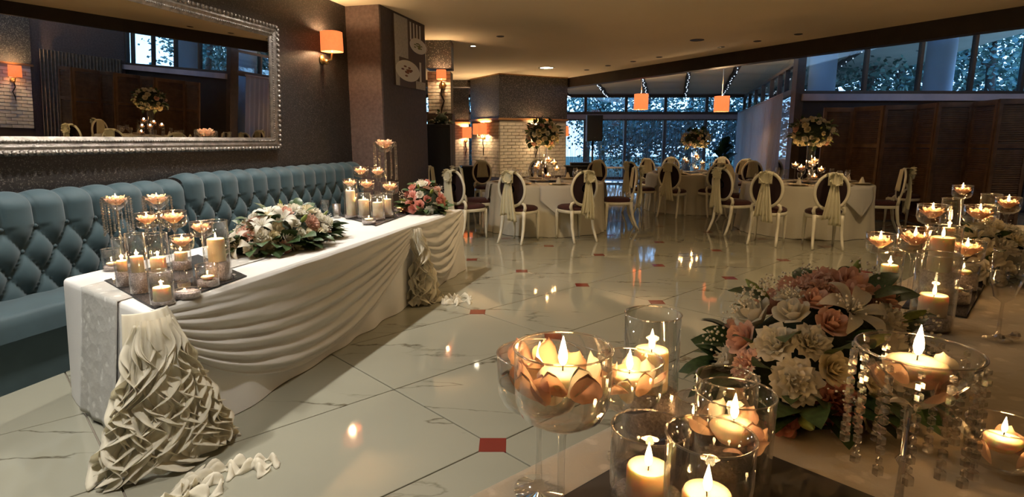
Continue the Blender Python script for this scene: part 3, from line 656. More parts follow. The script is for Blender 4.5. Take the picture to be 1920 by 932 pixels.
# ================================================================== LONG TABLE
TZ = 0.68
TN = P(278, 588, TZ); TFAR = P(850, 398, TZ); TDIR = (TFAR - TN).normalized(); TLEN = (TFAR - TN).length + 0.25
TNN = Vector((-TDIR.y, TDIR.x, 0))                              # towards the wall
TWID, SK = 1.05, 0.42
def TT(l, wd, z=0.0):                                           # point of the table: l along, wd from the front edge
    return TN + TDIR * (l + SK * wd / TWID * max(0, 1 - l / 1.0)) + TNN * wd + Vector((0, 0, z))
def cloth_mesh(corners, z, zb, rc=0.04, amp=0.03, flare=0.05, freq=22.0, nper=60, rows=14, seed=0, hem=0.0):
    """draped cloth: top surface, rounded edge and a skirt with folds"""
    pts = []; n = len(corners); ctr = sum(corners, Vector()) / n
    dens = []
    for i in range(n):
        a, b = corners[i], corners[(i + 1) % n]; m = max(3, int((b - a).length * nper))
        for k in range(m): dens.append((a.lerp(b, k / m), i))
    N = len(dens); P0 = [p for p, _ in dens]
    for _ in range(4): P0 = [(P0[i - 1] + P0[i] * 2 + P0[(i + 1) % N]) / 4 for i in range(N)]
    nr = []
    for i in range(N):
        d = (P0[(i + 2) % N] - P0[i - 2]); v = Vector((d.y, -d.x, 0)).normalized()
        if v.dot(P0[i] - ctr) < 0: v = -v
        nr.append(v)
    acc = 0; arc = []
    for i in range(N): arc.append(acc); acc += (P0[(i + 1) % N] - P0[i]).length
    vs = []; fs = []
    prof = [(-rc, 0.0), (-rc * 0.3, -rc * 0.05), (0, -rc * 0.35), (rc * 0.1, -rc)]
    for o, dz in prof: vs += [P0[i] + nr[i] * o + Vector((0, 0, z + dz - P0[i].z)) for i in range(N)]
    for r in range(1, rows + 1):
        t = r / rows
        for i in range(N):
            s = arc[i]; nn = mnoise.noise(Vector((s * 1.1, seed, 0))); n2 = mnoise.noise(Vector((s * 3.7, seed + 5, t * 0.4)))
            f = math.sin(s * freq + 3 * nn) * 0.5 + n2 * 0.9
            off = rc * 0.1 + flare * t + amp * (t ** 0.8) * f
            zz = z - rc - (z - rc - zb) * t
            vs.append(P0[i] + nr[i] * off + Vector((0, 0, zz - P0[i].z)))
    R = rows + len(prof)
    for r in range(R - 1):
        for i in range(N): j = (i + 1) % N; fs.append((r * N + i, (r + 1) * N + i, (r + 1) * N + j, r * N + j))
    fs.append(tuple(range(N)))
    mb = MB(); mb.add(vs, fs); return mb
ht = thing('banquet_table', 'long head table hidden under white cloths before the teal banquette', 'table', TT(TLEN / 2, TWID / 2, -TZ))
OM = Matrix.Translation(-ht.location)
mb = MB(); c4 = [TT(0.02, 0.02), TT(TLEN, 0.02), TT(TLEN, TWID - .02), TT(0.02, TWID - .02)]
mb.add([p + Vector((0, 0, -0.045)) for p in c4] + [p + Vector((0, 0, -0.012)) for p in c4], [(3, 2, 1, 0), (4, 5, 6, 7), (0, 1, 5, 4), (1, 2, 6, 5), (2, 3, 7, 6), (3, 0, 4, 7)])
mb.xform(OM).build('tabletop', M['wood_trim'], ht, False)
for l, wd in ((0.3, 0.12), (0.3, TWID - .12), (TLEN - .2, 0.12), (TLEN - .2, TWID - .12)):
    p = TT(l, wd, -0.03); MB().tube([p, Vector((p.x, p.y, 0.0))], 0.025).xform(OM).build('leg', M['dark_metal'], ht)
cl = cloth_mesh([TT(0, 0), TT(TLEN, 0), TT(TLEN, TWID), TT(0, TWID)], TZ, 0.004, 0.03, 0.022, 0.05, 14, 40, 16, 3).build('tablecloth', M['tablecloth'])
tag(cl, 'plain white floor length cloth covering the long head table', 'tablecloth')
# lace runner: along the top and down the near end
e_dir = (TT(0, TWID) - TT(0, 0)).normalized(); e_out = Vector((e_dir.y, -e_dir.x, 0)); e_out = -e_out if e_out.dot(TDIR) > 0 else e_out
W1, W2 = 0.30, 0.74
def run(u, v):
    wd = W1 + (W2 - W1) * u
    if v < 0.55:
        t = v / 0.55; p = TT(1.3 * (1 - t), wd, 0.004)
    else:
        t = (v - 0.55) / 0.45; p = TT(0, wd) + e_out * (0.008 + 0.075 * t + 0.006 * math.sin(wd * 40 + 4 * t) * t); p.z = TZ + 0.003 - t * (TZ - 0.015)
    return p
tag(MB().grid(24, 60, run).build('lace_runner', M['lace'], thick=0.002), 'grey white floral lace runner hanging down the near table end', 'table runner')
# chiffon swags along the front
def swag(name, l0, l1, dmax, label, skew=0.35, lines=7, out=0.07):
    L = l1 - l0
    def fn(u, v):
        uu = u ** 0.9; b = (math.sin(PI * min(1, max(0, uu)) ) ** 0.75)
        d = 0.10 + dmax * b * (1 + skew * (0.5 - uu))
        fold = math.sin(2 * PI * lines * (v ** 1.15) + 1.5 * mnoise.noise(Vector((u * 3, v * 4, l0)))) * (0.006 + 0.022 * v * (1 - 0.5 * v)) + 0.012 * mnoise.noise(Vector((u * 9, v * 22, 3 + l0)))
        p = TN + TDIR * (l0 + L * u) - TNN * (0.012 + out * (v ** 0.7) * (0.35 + 0.65 * b) + fold * (0.35 + 0.65 * min(1, b * 1.6)) * min(1, v * 6)); p.z = TZ + 0.006 - v * d
        if v < 0.02: p = p + TNN * 0.03
        return p
    return tag(MB().grid(90, 80, fn).build(name, M['chiffon'], thick=0.002), label, 'drape')
LR1 = 0.03; q_ = P(757, 425, TZ); LR2 = (q_ - TN).dot(TDIR)
swag('chiffon_swag', LR1, LR2, 0.53, 'long ivory chiffon swag sweeping between the two ruffled cascades', 0.25)
swag('chiffon_swag', LR2, TLEN - 0.02, 0.50, 'shorter ivory chiffon swag at the far end of the head table', 0.0)
# ruffled cascades
def cascade(label, base, ndir, w_top, w_bot, seed, nstrip=26, tail=None):
    rnd = random.Random(seed); o = thing('ruffle_cascade', label, 'drape', (base.x, base.y, 0)); side = Vector((-ndir.y, ndir.x, 0))
    def core(u, v):
        t = v; wd = (w_top + (w_bot - w_top) * t ** 1.25) * 0.9; a = (u - 0.5) * PI
        rr = 1 + 0.10 * math.sin(u * 40 + 5 * t)
        p = side * (wd / 2 * math.sin(a) * rr) + ndir * (0.03 + (0.05 + 0.12 * t) * math.cos(a) * rr); p.z = TZ - 0.01 - t * (TZ - 0.02); return p
    MB().grid(50, 20, core).build('lining', M['ruffle'], o)
    for k in range(nstrip):
        f = (k + 0.5) / nstrip * 2 - 1 + rnd.uniform(-.04, .04); L0 = rnd.uniform(0.05, 0.5) if k % 2 else 0.02; L1 = rnd.uniform(0.86, 1.0)
        ph = 3.2 * f + rnd.uniform(-.7, .7); nw = rnd.uniform(1.7, 2.5); wdt = rnd.uniform(0.07, 0.12); dr = rnd.uniform(-.08, .08)
        def strip(u, v, f=f, L0=L0, L1=L1, ph=ph, nw=nw, wdt=wdt, dr=dr):
            t = L0 + (L1 - L0) * v; wd = w_top + (w_bot - w_top) * t ** 1.2; ff = max(-1.0, min(1.0, f + dr * v)); a = ff * PI * 0.5
            c = side * (wd / 2 * math.sin(a)) + ndir * (0.035 + (0.03 + 0.11 * t) * math.cos(a)); c.z = TZ - 0.015 - t * (TZ - 0.02)
            nn = (side * math.sin(a) + ndir * math.cos(a)).normalized(); tt = side * math.cos(a) - ndir * math.sin(a)
            amp = wdt * min(1, v * 5 + 0.15) * (0.5 + 0.5 * t); w_ = 2 * PI * nw * v + ph
            tri = 2 / PI * math.asin(math.sin(w_) * 0.97)
            q = c + nn * (amp * u * (0.62 + 0.2 * math.cos(w_ * 2))) + tt * (amp * u * 1.0 * tri + 0.02 * t * math.sin(w_ * .5)) + Vector((0, 0, -amp * u * 0.25))
            q.z = max(q.z, 0.004 + 0.004 * u); return q
        MB().grid(5, 60, strip).build('ruffle_strip', M['ruffle'], o, thick=0.0012)
    return o
near_n = (-TNN - TDIR * 0.40).normalized()
cascade('ivory ruffled cascade falling from the near front corner of the head table', TN - TNN * 0.005 + TDIR * 0.0, near_n, 0.15, 0.54, 5, 38)
cascade('ivory ruffled cascade at the middle of the head table front', TN + TDIR * LR2 - TNN * 0.03, -TNN, 0.08, 0.38, 9, 26)
# gathered scarf over the near corner
def scarf(u, v):
    a = (u - 0.5) * 2.2; r = 0.10 + 0.035 * v + 0.010 * math.sin(u * 38 + v * 2) * v
    side = Vector((-near_n.y, near_n.x, 0)); p = TN + near_n * (r * math.cos(a) - 0.08 + 0.05 * v) + side * r * math.sin(a) * 1.05
    p.z = TZ + 0.012 - 0.01 * v - (0.20 + .05 * math.sin(u * 7 + 1)) * (v ** 1.3) * (0.6 + 0.4 * math.cos(a + .4)); return p
tag(MB().grid(50, 24, scarf).build('gathered_scarf', M['ruffle'], thick=0.003), 'shell shaped gathered ivory scarf knotted over the near table corner', 'drape')
# ruffle tails spread on the floor
def floor_frill(c, ang, n, seed, label, R=0.2):
    rnd = random.Random(seed); o = thing('floor_ruffle', label, 'drape', (c.x, c.y, 0))
    for k in range(n):
        a0 = ang + rnd.uniform(-1.0, 1.0); r0 = rnd.uniform(0.0, R); ph = rnd.uniform(0, 6); L = rnd.uniform(0.12, 0.22)
        def st(u, v, a0=a0, r0=r0, ph=ph, L=L):
            d = Vector((math.cos(a0), math.sin(a0), 0)); s = Vector((-d.y, d.x, 0))
            p = d * (r0 + L * v) + s * (0.03 * (u - .5) * (1 + math.sin(v * 12 + ph)) + 0.03 * math.sin(v * 8 + ph)); p.z = 0.003 + 0.022 * u * (1 + math.sin(v * 14 + ph)); return p
        MB().grid(3, 20, st).build('ruffle_strip', M['ruffle'], o, thick=0.0015)
floor_frill(TN + TDIR * LR2 - TNN * 0.20 - Vector((0, 0, TZ)), math.atan2(-TNN.y, -TNN.x) + 0.3, 9, 3, 'ruffle ends trailing on the floor below the middle cascade')
floor_frill(TN + near_n * 0.28 - Vector((0, 0, TZ)), math.atan2(near_n.y, near_n.x), 12, 4, 'ruffle ends trailing on the floor below the corner cascade', 0.25)

# ================================================================== CANDLES AND GLASSES
_me = {}
def cached(key, fn):
    if key not in _me: _me[key] = fn()
    return _me[key]
flame_me = MB().lathe([(0.0004, 0), (0.0035, 0.003), (0.0052, 0.009), (0.0046, 0.016), (0.0026, 0.025), (0.0004, 0.034)], 12).mesh('flame', M['flame'])
wick_me = MB().tube([(0, 0, -0.002), (0.0005, 0, 0.006), (0.001, 0, 0.010)], 0.0011, 6).mesh('wick', M['wick'])
def candle(kind, label, p, r, h=0.03, sc=1.0, power=None, light=True, group=None, tilt=0.0):
    """kind 'float': low dome, 'pillar': cylinder standing; p is the centre of its underside"""
    o = thing(('floating_candle' if kind == 'float' else 'pillar_candle'), label, 'candle', p, random.random() * 6, group)
    if kind == 'float':
        me = cached(('fl', round(r, 4), round(h, 4)), lambda: MB().lathe([(0.001, 0), (r * 0.62, 0.0), (r * 0.92, h * 0.45), (r, h * 0.68), (r * 0.86, h * 0.9), (r * 0.5, h * 0.97), (0.001, h * 0.93)], 22).mesh('wax', M['wax']))
    else:
        me = cached(('pi', round(r, 4), round(h, 4)), lambda: MB().lathe([(0.001, 0), (r, 0.0), (r, h - 0.006), (r * 0.93, h), (r * 0.75, h - 0.004), (r * 0.3, h - 0.007), (0.001, h - 0.008)], 22).mesh('wax', M['wax']))
    zt = h * 0.93 if kind == 'float' else h - 0.008
    link_mesh('wax', me, o); link_mesh('wick', wick_me, o, (0, 0, zt)); link_mesh('flame', flame_me, o, (0, 0, zt + 0.008), None, sc)
    if light: point_light(o, (0, 0, zt + 0.008 + 0.022 * sc), CANDLE_W if power is None else power, FLAME, 0.010 * sc, 'flame_light')
    return o
def lathe_shell(prof, t, n=32):                                   # glass wall: outside and inside
    inn = [(max(r - t, 0.0005), z + (t if k == 0 else 0)) for k, (r, z) in enumerate(prof)]
    return MB().lathe(list(prof) + list(reversed(inn)), n)
def stem_bowl(label, p, D, hb, ztot, group=None, stem_r=0.006, foot=True):
    """footed glass: cup of diameter D and height hb on a stem; rim at ztot above p"""
    o = thing('stemmed_glass_bowl', label, 'candle holder', p, 0, group); R = D / 2
    pr = [(0.004, 0), (R * 0.55, hb * 0.04), (R * 0.86, hb * 0.16), (R * 0.98, hb * 0.34), (R, hb * 0.6), (R, hb * 0.99), (R * 0.985, hb)]
    link_mesh('cup', cached(('cup', round(D, 4), round(hb, 4)), lambda: lathe_shell(pr, 0.0022).mesh('cup', M['glass'])), o, (0, 0, ztot - hb))
    link_mesh('rim', cached(('rim', round(D, 4)), lambda: MB().ring([(R * math.cos(a), R * math.sin(a), 0) for a in [2 * PI * k / 40 for k in range(40)]], 0.0018).mesh('rim', M['crystal'])), o, (0, 0, ztot))
    hs = ztot - hb
    if hs > 0.01:
        link_mesh('stem', cached(('st', round(hs, 3), round(R, 3)), lambda: MB().lathe([(R * 0.62, 0.0), (R * 0.6, 0.004), (R * 0.2, 0.010), (stem_r, 0.022), (stem_r * 0.9, hs * 0.6), (stem_r, hs - 0.02), (stem_r * 2.2, hs - 0.004), (stem_r * 2.6, hs + 0.001)], 20, cap0=True).mesh('stem', M['glass'])), o)
    return o
def water_in(o, D, z0, z1):
    R = D / 2 - 0.003
    link_mesh('water', cached(('w', round(R, 4), round(z1 - z0, 3)), lambda: MB().lathe([(R * 0.5, 0.002), (R * 0.88, (z1 - z0) * 0.25), (R * 0.98, z1 - z0), (0.001, z1 - z0)], 28).mesh('water', M['water'])), o, (0, 0, z0))
def cylinder_vase(label, p, D, h, fill=0.0, group=None):
    o = thing('glass_cylinder', label, 'candle holder', p, 0, group); R = D / 2
    link_mesh('glass_wall', cached(('cy', round(D, 4), round(h, 3)), lambda: lathe_shell([(0.002, 0.0), (R * 0.97, 0.0), (R, 0.006), (R, h * 0.5), (R, h)], 0.0025).mesh('glass_wall', M['glass'])), o)
    link_mesh('rim', cached(('rim', round(D, 4)), lambda: MB().ring([(R * math.cos(a), R * math.sin(a), 0) for a in [2 * PI * k / 40 for k in range(40)]], 0.0018).mesh('rim', M['crystal'])), o, (0, 0, h))
    if fill:
        stuff(link_mesh('bead_fill', cached(('bf', round(D, 4), round(fill, 3)), lambda: bead_fill(R - 0.004, fill)), o, (0, 0, 0.004)))
    return o
def bead_fill(R, h):
    mb = MB().lathe([(0.001, 0), (R, 0.0), (R, h * 0.96), (R * 0.6, h), (0.001, h)], 20); rnd = random.Random(3)
    n = int(220 * min(1.0, h / 0.08))
    for k in range(n):
        a = rnd.random() * 7; z = rnd.random() * h; rr = R - 0.001
        if k % 4 == 0: rr = R * rnd.random(); z = h
        mb.ball((rr * math.cos(a), rr * math.sin(a), z), 0.0032, 5, 3)
    return mb.mesh('bead_fill', M['bead_fill'])
def crystal_holder(label, p, D, hb, ztot, nstr=10, slen=0.14, group=None, bead=0.008):
    """cone shaped bowl on a stem with strands of crystal beads hanging from the rim"""
    o = thing('crystal_candle_stand', label, 'candle holder', p, 0, group); R = D / 2; z0 = ztot - hb
    pr = [(0.006, 0), (R * 0.30, hb * 0.08), (R * 0.62, hb * 0.35), (R * 0.86, hb * 0.65), (R, hb)]
    lathe_shell(pr, 0.002).xform(Matrix.Translation((0, 0, z0))).build('cup', M['glass'], o)
    MB().ring([(R * math.cos(a), R * math.sin(a), ztot) for a in [2 * PI * k / 40 for k in range(40)]], 0.002).build('rim', M['crystal'], o)
    MB().lathe([(R * 0.55, 0), (R * 0.55, 0.006), (R * 0.12, 0.02), (0.007, 0.04), (0.006, z0 * 0.5), (0.012, z0 * 0.55), (0.006, z0 * 0.6), (0.008, z0)], 18, cap0=True).build('stem', M['crystal'], o)
    for k in range(nstr):
        a = 2 * PI * (k + 0.3) / nstr; mb = MB(); L = slen * random.uniform(0.85, 1.0); n = int(L / (bead * 2.1)); x, y = R * 1.02 * math.cos(a), R * 1.02 * math.sin(a)
        for i in range(n):
            b_ = bead * (1.25 if i == n - 1 else (1.0 if i % 3 else 0.75)); mb.ball((x, y, ztot - 0.004 - (i + 0.5) * bead * 2.1), b_, 6, 3, (1, 1, 1.1))
        mb.build('bead_strand', M['crystal'], o, False)
    return o

# ================================================================== FLOWERS
def petal_sheet(mb, base, out, up, ln, wd, cup, curl, ruf=0.0, seed=0.0, nu=4, nv=4):
    side = out.cross(up).normalized()
    def fn(u, v):
        x = (u - 0.5) * 2; w = wd * (math.sin(PI * min(1, 0.12 + 0.80 * v)) ** 0.6) * (1 - 0.15 * v)
        bend = curl * v * v
        q = base + up * (ln * v * math.cos(bend)) + out * (ln * (0.10 * v + math.sin(bend) * v)) - out * (cup * x * x * wd) + side * (x * w)
        if ruf: q = q + out * (ruf * v * math.sin(seed + x * 5 + v * 3)) + up * ruf * v * math.sin(seed * 2 + x * 7) * 0.7
        return q
    mb.grid(nu, nv, fn)
def rose_mesh(name, m, rings, ruf=0.0, seed=1, nu=6, nv=5):
    """rings: (petals, radius, height, outward curl, angular width)"""
    rnd = random.Random(seed); mb = MB(); base_a = 0
    for (n, R, hh, curl, wa) in rings:
        base_a += 0.6
        for k in range(n):
            a0 = base_a + 2 * PI * k / n + rnd.uniform(-.12, .12); sd = rnd.random() * 9; h2 = hh * rnd.uniform(.93, 1.06)
            def fn(u, v, a0=a0, sd=sd, h2=h2):
                x = (u - .5) * 2; wv = math.sin(PI * min(0.97, 0.16 + 0.72 * v)) ** 0.5
                a = a0 + x * wa * .5 * wv; r = R * (0.22 + 0.78 * math.sin(v * PI / 2) ** 0.8) + curl * v ** 3 * (1 - .35 * x * x) + 0.02 * x
                z = h2 * (v - 0.20 * x * x * v) - curl * 0.75 * v ** 5
                if ruf: r += ruf * v * v * math.sin(sd + x * 6); z += ruf * v * v * .8 * math.sin(sd * 2 + x * 8)
                return Vector((r * math.cos(a), r * math.sin(a), z - 0.2))
            mb.grid(nu, nv, fn)
    mb.ball((0, 0, -.06), 0.16, 8, 5); return mb.mesh(name, m)
ROSE = [(2, .07, .78, .0, 3.2), (3, .14, .80, .02, 2.4), (4, .24, .78, .05, 2.0), (5, .36, .70, .10, 1.7), (6, .46, .56, .20, 1.5)]
LISI = [(3, .09, .66, .03, 2.4), (4, .20, .68, .08, 2.0), (5, .33, .66, .14, 1.7), (7, .44, .54, .22, 1.4)]
CARN = [(5, .10, .62, .08, 1.5), (7, .22, .62, .14, 1.1), (9, .34, .58, .20, .95), (12, .46, .48, .28, .75)]
def lily_mesh():
    mb = MB()
    for k in range(6):
        a = k * PI / 3; out = Vector((math.cos(a), math.sin(a), 0)); side = Vector((-out.y, out.x, 0))
        def fn(u, v, out=out, side=side, k=k):
            x = (u - .5) * 2; w = 0.26 * math.sin(PI * (0.06 + 0.94 * v)) ** 0.9 * (1.15 if k % 2 else 0.9)
            return out * (0.10 + 1.25 * v - 0.1 * v * v) + Vector((0, 0, 0.55 * math.sin(v * 2.0) - 0.45 * v ** 3 + 0.10 * abs(x) * (1 - v))) + side * x * w
        mb.grid(4, 8, fn)
    for k in range(6): a = k * PI / 3 + .5; mb.tube([(0, 0, 0), (0.2 * math.cos(a), 0.2 * math.sin(a), 0.5)], [0.02, 0.03], 5)
    return mb.mesh('lily', M['petal_white'])
def leaf_mesh(m, wd=0.26):
    def fn(u, v):
        x = (u - .5) * 2; w = wd * math.sin(PI * v ** 0.85) ** 0.75 * (1 if v < 1 else 0)
        return Vector((x * w, v, 0.10 * abs(x) * w + 0.16 * math.sin(v * 2.2) - 0.18 * v * v))
    return MB().grid(4, 7, fn).mesh('leaf', m)
def sprig_mesh():
    mb = MB(); rnd = random.Random(2)
    for k in range(26):
        p = Vector((rnd.gauss(0, .3), rnd.gauss(0, .3), rnd.uniform(0.2, 1.0))); mb.ball(p, rnd.uniform(.035, .06), 5, 3)
    return mb.mesh('filler_sprig', M['filler_white'])
def bud_mesh():
    return MB().lathe([(0.02, 0), (0.16, 0.12), (0.2, 0.4), (0.14, 0.75), (0.02, 1.05)], 10).mesh('bud', M['leaf_pale'])
FL = {'rose_white': rose_mesh('rose', M['petal_white'], ROSE, 0, 1), 'rose_cream': rose_mesh('rose', M['petal_cream'], ROSE, 0, 2), 'rose_blush': rose_mesh('rose', M['petal_blush'], ROSE, 0, 3), 'rose_pink': rose_mesh('rose', M['petal_pink'], ROSE, 0, 4),
      'lisi_white': rose_mesh('lisianthus', M['petal_white'], LISI, 0.06, 5), 'carn_pink': rose_mesh('carnation', M['petal_pink'], CARN, 0.07, 6), 'carn_blush': rose_mesh('carnation', M['petal_blush'], CARN, 0.07, 7), 'lily': lily_mesh(), 'leaf': leaf_mesh(M['leaf_green']), 'leaf_wide': leaf_mesh(M['leaf_green'], 0.36), 'leaf_pale': leaf_mesh(M['leaf_pale'], 0.22), 'sprig': sprig_mesh(), 'bud': bud_mesh(),
      'float_rose': rose_mesh('rose', M['petal_peach'], [(5, .40, .80, .06, 1.5), (7, .56, .90, .10, 1.3), (8, .70, .72, .14, 1.2)], 0.05, 8)}
FN = {'rose_white': 'rose', 'rose_cream': 'rose', 'rose_blush': 'rose', 'rose_pink': 'rose', 'lisi_white': 'lisianthus', 'carn_pink': 'carnation', 'carn_blush': 'carnation', 'lily': 'lily', 'leaf': 'leaf', 'leaf_wide': 'leaf', 'leaf_pale': 'leaf', 'sprig': 'filler_sprig', 'bud': 'bud'}
def orient(nv, roll):                                             # rotation that takes +z to nv
    q_ = Vector((0, 0, 1)).rotation_difference(nv.normalized()); return (q_.to_matrix().to_4x4() @ Matrix.Rotation(roll, 4, 'Z')).to_euler()
def leaf_rot(dirn, roll):                                         # leaf lies along +y with face +z
    y = dirn.normalized(); z = Vector((0, 0, 1)); x = y.cross(z)
    if x.length < .05: x = Vector((1, 0, 0))
    x.normalize(); z = x.cross(y)
    return (Matrix((x, y, z)).transposed().to_4x4() @ Matrix.Rotation(roll, 4, 'Y')).to_euler()
def arrangement(label, p, rz, a, b, h, mixd, nfl, fsize, nleaf, lsize, nsprig, seed, sphere=False, placed=(), cat='flower arrangement', lsk=('leaf', 'leaf', 'leaf_wide')):
    rnd = random.Random(seed); o = thing('flower_arrangement', label, cat, p, rz)
    z0 = 0.0
    if sphere: MB().ball((0, 0, h * 0.0), 1.0, 16, 10, (a * .78, b * .78, h * .78)).build('moss_ball', M['moss'], o)
    else: MB().lathe([(1.0, 0.0), (0.97, 0.25), (0.8, 0.6), (0.5, 0.87), (0.01, 1.0)], 24).xform(Matrix.Diagonal((a * .84, b * .84, h * .76, 1))).build('moss_mound', M['moss'], o)
    def dome(el, az):
        n_ = Vector((math.cos(az) * math.cos(el), math.sin(az) * math.cos(el), math.sin(el)))
        pos = Vector((n_.x * a, n_.y * b, n_.z * h)); nn = Vector((n_.x / a, n_.y / b, n_.z / h)).normalized(); return pos, nn
    kinds = [k for k, wgt in mixd for _ in range(wgt)]; used = []
    for k, el, az, s in placed:
        pos, nn = dome(math.radians(el), math.radians(az) - rz); link_mesh(FN[k], FL[k], o, pos - nn * s * .35, orient(nn, rnd.random() * 6), s); used.append((pos, s))
    cnt = 0; tries = 0
    while cnt < nfl and tries < 4000:
        tries += 1
        el = math.asin(rnd.uniform(-0.85 if sphere else 0.10, 1.0)); az = rnd.random() * 2 * PI
        pos, nn = dome(el, az); s = fsize * rnd.uniform(0.75, 1.2)
        if any((pos - q_).length < (s + s2) * 0.53 for q_, s2 in used): continue
        used.append((pos, s)); k = rnd.choice(kinds); link_mesh(FN[k], FL[k], o, pos - nn * s * .35, orient(nn + Vector((rnd.uniform(-.2, .2), rnd.uniform(-.2, .2), 0)), rnd.random() * 6), s); cnt += 1
    for k in range(nleaf):
        az = rnd.random() * 2 * PI
        el = math.asin(rnd.uniform(-0.9, 0.9)) if sphere else (rnd.uniform(0.0, 0.3) if k % 4 else rnd.uniform(0.3, 1.2))
        pos, nn = dome(el, az); low = (not sphere) and el < .3
        d = Vector((math.cos(az), math.sin(az), rnd.uniform(-0.12, 0.35) if low else rnd.uniform(0.2, 0.9))) if not sphere else nn + Vector((rnd.uniform(-.6, .6), rnd.uniform(-.6, .6), rnd.uniform(-.3, .5)))
        s = lsize * rnd.uniform(0.7, 1.2) * (1.0 if low or sphere else 0.72); base = pos * (0.80 if low else 0.9)
        if not sphere: base.z = max(base.z, 0.015)
        o2 = link_mesh('leaf', FL[rnd.choice(lsk)], o, base, leaf_rot(d, rnd.uniform(-.5, .5)), s)
    for k in range(nsprig):
        pos, nn = dome(math.asin(rnd.uniform(-0.5 if sphere else .15, .95)), rnd.random() * 2 * PI); stuff(link_mesh('filler_sprig', FL['sprig'], o, pos * 0.93, orient(nn, rnd.random() * 6), fsize * rnd.uniform(.7, 1.0)))
    return o
def _spoon(u, v):
    x = (u - .5) * 2; w = 0.42 * math.sqrt(max(0.0, 1 - (2 * v - 1) ** 2)) * (0.75 + 0.35 * v)
    return Vector((x * w, 0.28 * (x * w / .42) ** 2 + 0.30 * v * v - .12 * v, v - 0.12 * x * x))
petal_one = MB().grid(6, 8, _spoon)
PET = {k: (lambda: petal_one.mesh('petal', M[k]))() for k in ('petal_peach', 'petal_blush', 'petal_white', 'petal_pink')}
def petals_in(vlabel, c, R, n, seed, size=0.05, group=None):
    """loose petals floating round the candle"""
    rnd = random.Random(seed)
    for k in range(n):
        a = 2 * PI * k / n + rnd.uniform(-.3, .3); rr = R * rnd.uniform(0.45, 0.68); s = size * rnd.uniform(.85, 1.12)
        o = link_mesh('floating_petal', PET[rnd.choice(['petal_peach', 'petal_blush', 'petal_peach', 'petal_white'])], None, Vector(c) + Vector((rr * math.cos(a), rr * math.sin(a), rnd.uniform(-.03, .004))), (rnd.uniform(-1.0, 0.3), rnd.uniform(-.4, .4), a - PI / 2 + rnd.uniform(-.7, .7)), s)
        tag(o, 'petal in the ' + vlabel, 'petal', 'petals in the ' + vlabel)
def rose_in(vlabel, c, s):
    o = link_mesh('floating_rose', FL['float_rose'], None, c, (0, 0, random.random() * 6), (s, s, s * 0.95)); tag(o, 'peach petals in the ' + vlabel, 'flower'); return o

# filled holders -------------------------------------------------------------
def float_holder(desc, p, D, hb, ztot, power=None, petals=0, seed=0, light=True, cr=None, rose=True, fsc=None):
    g = stem_bowl(desc[0].upper() + desc[1:] if False else desc, p, D, hb, ztot); zw = ztot - hb + hb * (0.56 if petals else 0.45)
    water_in(g, D, ztot - hb + 0.003, zw)
    c = Vector(p) + Vector((0, 0, zw)); r = cr or (D * 0.27 if petals else D * 0.2); k = D / 0.13
    short = desc
    if rose and not petals: rose_in(short, c + Vector((0, 0, 0.002 * k)), D * 0.50)
    if petals: petals_in(short, c, D / 2, petals, seed, D * 0.36)
    candle('float', ('lit candle in the ' if len(short.split()) < 13 else 'candle in the ') + short, c + Vector((0, 0, -0.012 * k)), r, 0.030 * k, fsc or k, power, light)
    return g
def pillar_holder(desc, p, D, h, fill, ch, cr=None, power=None, light=True, fsc=1.0):
    cylinder_vase(desc, p, D, h, fill)
    return candle('pillar', 'lit candle in the ' + desc, Vector(p) + Vector((0, 0, 0.005 + fill)), cr or D * 0.32, ch, fsc, power, light)

# ================================================================== ON THE LONG TABLE
def tray(label, pts, z, th=0.006):
    c = sum(pts, Vector()) / len(pts); o = thing('mirror_tray', label, 'tray', c)
    for nm, g, m, zz, t in (('backing', 1.0, 'black_box', 0.0, th * .6), ('mirror_plate', 0.985, 'tray_mirror', th * .6, th * .4)):
        q = [(p - c) * g for p in pts]; n = len(q); mb = MB()
        mb.add([v + Vector((0, 0, zz)) for v in q] + [v + Vector((0, 0, zz + t)) for v in q], [tuple(reversed(range(n))), tuple(range(n, 2 * n))] + [(i, (i + 1) % n, n + (i + 1) % n, n + i) for i in range(n)]); mb.build(nm, M[m], o, False)
    return o
ZT = TZ + 0.0035
trp = [P(u, v, ZT) for u, v in ((195, 527), (290, 581), (463, 518), (372, 478))]
tray('dark square mirror tray on the near end of the head table', trp, ZT)
ZC = ZT + 0.0065
def onT(u, v, z=ZC):
    p = P(u, v, z); wd = (p - TN).dot(TNN)
    if wd > TWID - .09: p = p - TNN * (wd - TWID + .09)
    l = (p - TN).dot(TDIR)
    if l > TLEN - .14: p = p - TDIR * (l - TLEN + .14)
    return p
def top_of(p, u_top_v, u):                                        # height above p that projects at row u_top_v
    fz_ = None
    lo, hi = 0.0, 1.2
    for _ in range(40):
        m_ = (lo + hi) / 2; x, y, z = p.x, p.y, p.z + m_ - H; fz = y * ct - z * st; v = 466 - FPX * (y * st + z * ct) / fz
        if v > u_top_v: lo = m_
        else: hi = m_
    return lo
def pxw(p, w): return w / FPX * (p.y * ct - (p.z - H) * st)
LP = 0.7
T1 = 'on the near tray'
for k, (u, vb, vt, w, nm) in enumerate([(233, 505, 370, 46, 'tall bead hung bowl at the left of the near tray'), (308, 500, 368, 46, 'tall bead hung bowl at the right of the near tray')]):
    p = onT(u, vb); zt_ = top_of(p, vt, u); D = pxw(p, w)
    g = crystal_holder(nm, p, D, D * 0.55, zt_, 11, zt_ * 0.55, None, 0.0075)
    rose_in(nm, p + Vector((0, 0, zt_ - D * 0.22)), D * 0.48); candle('float', 'lit floating candle in the ' + nm, p + Vector((0, 0, zt_ - D * 0.30)), D * 0.24, 0.03, 0.9, LP)
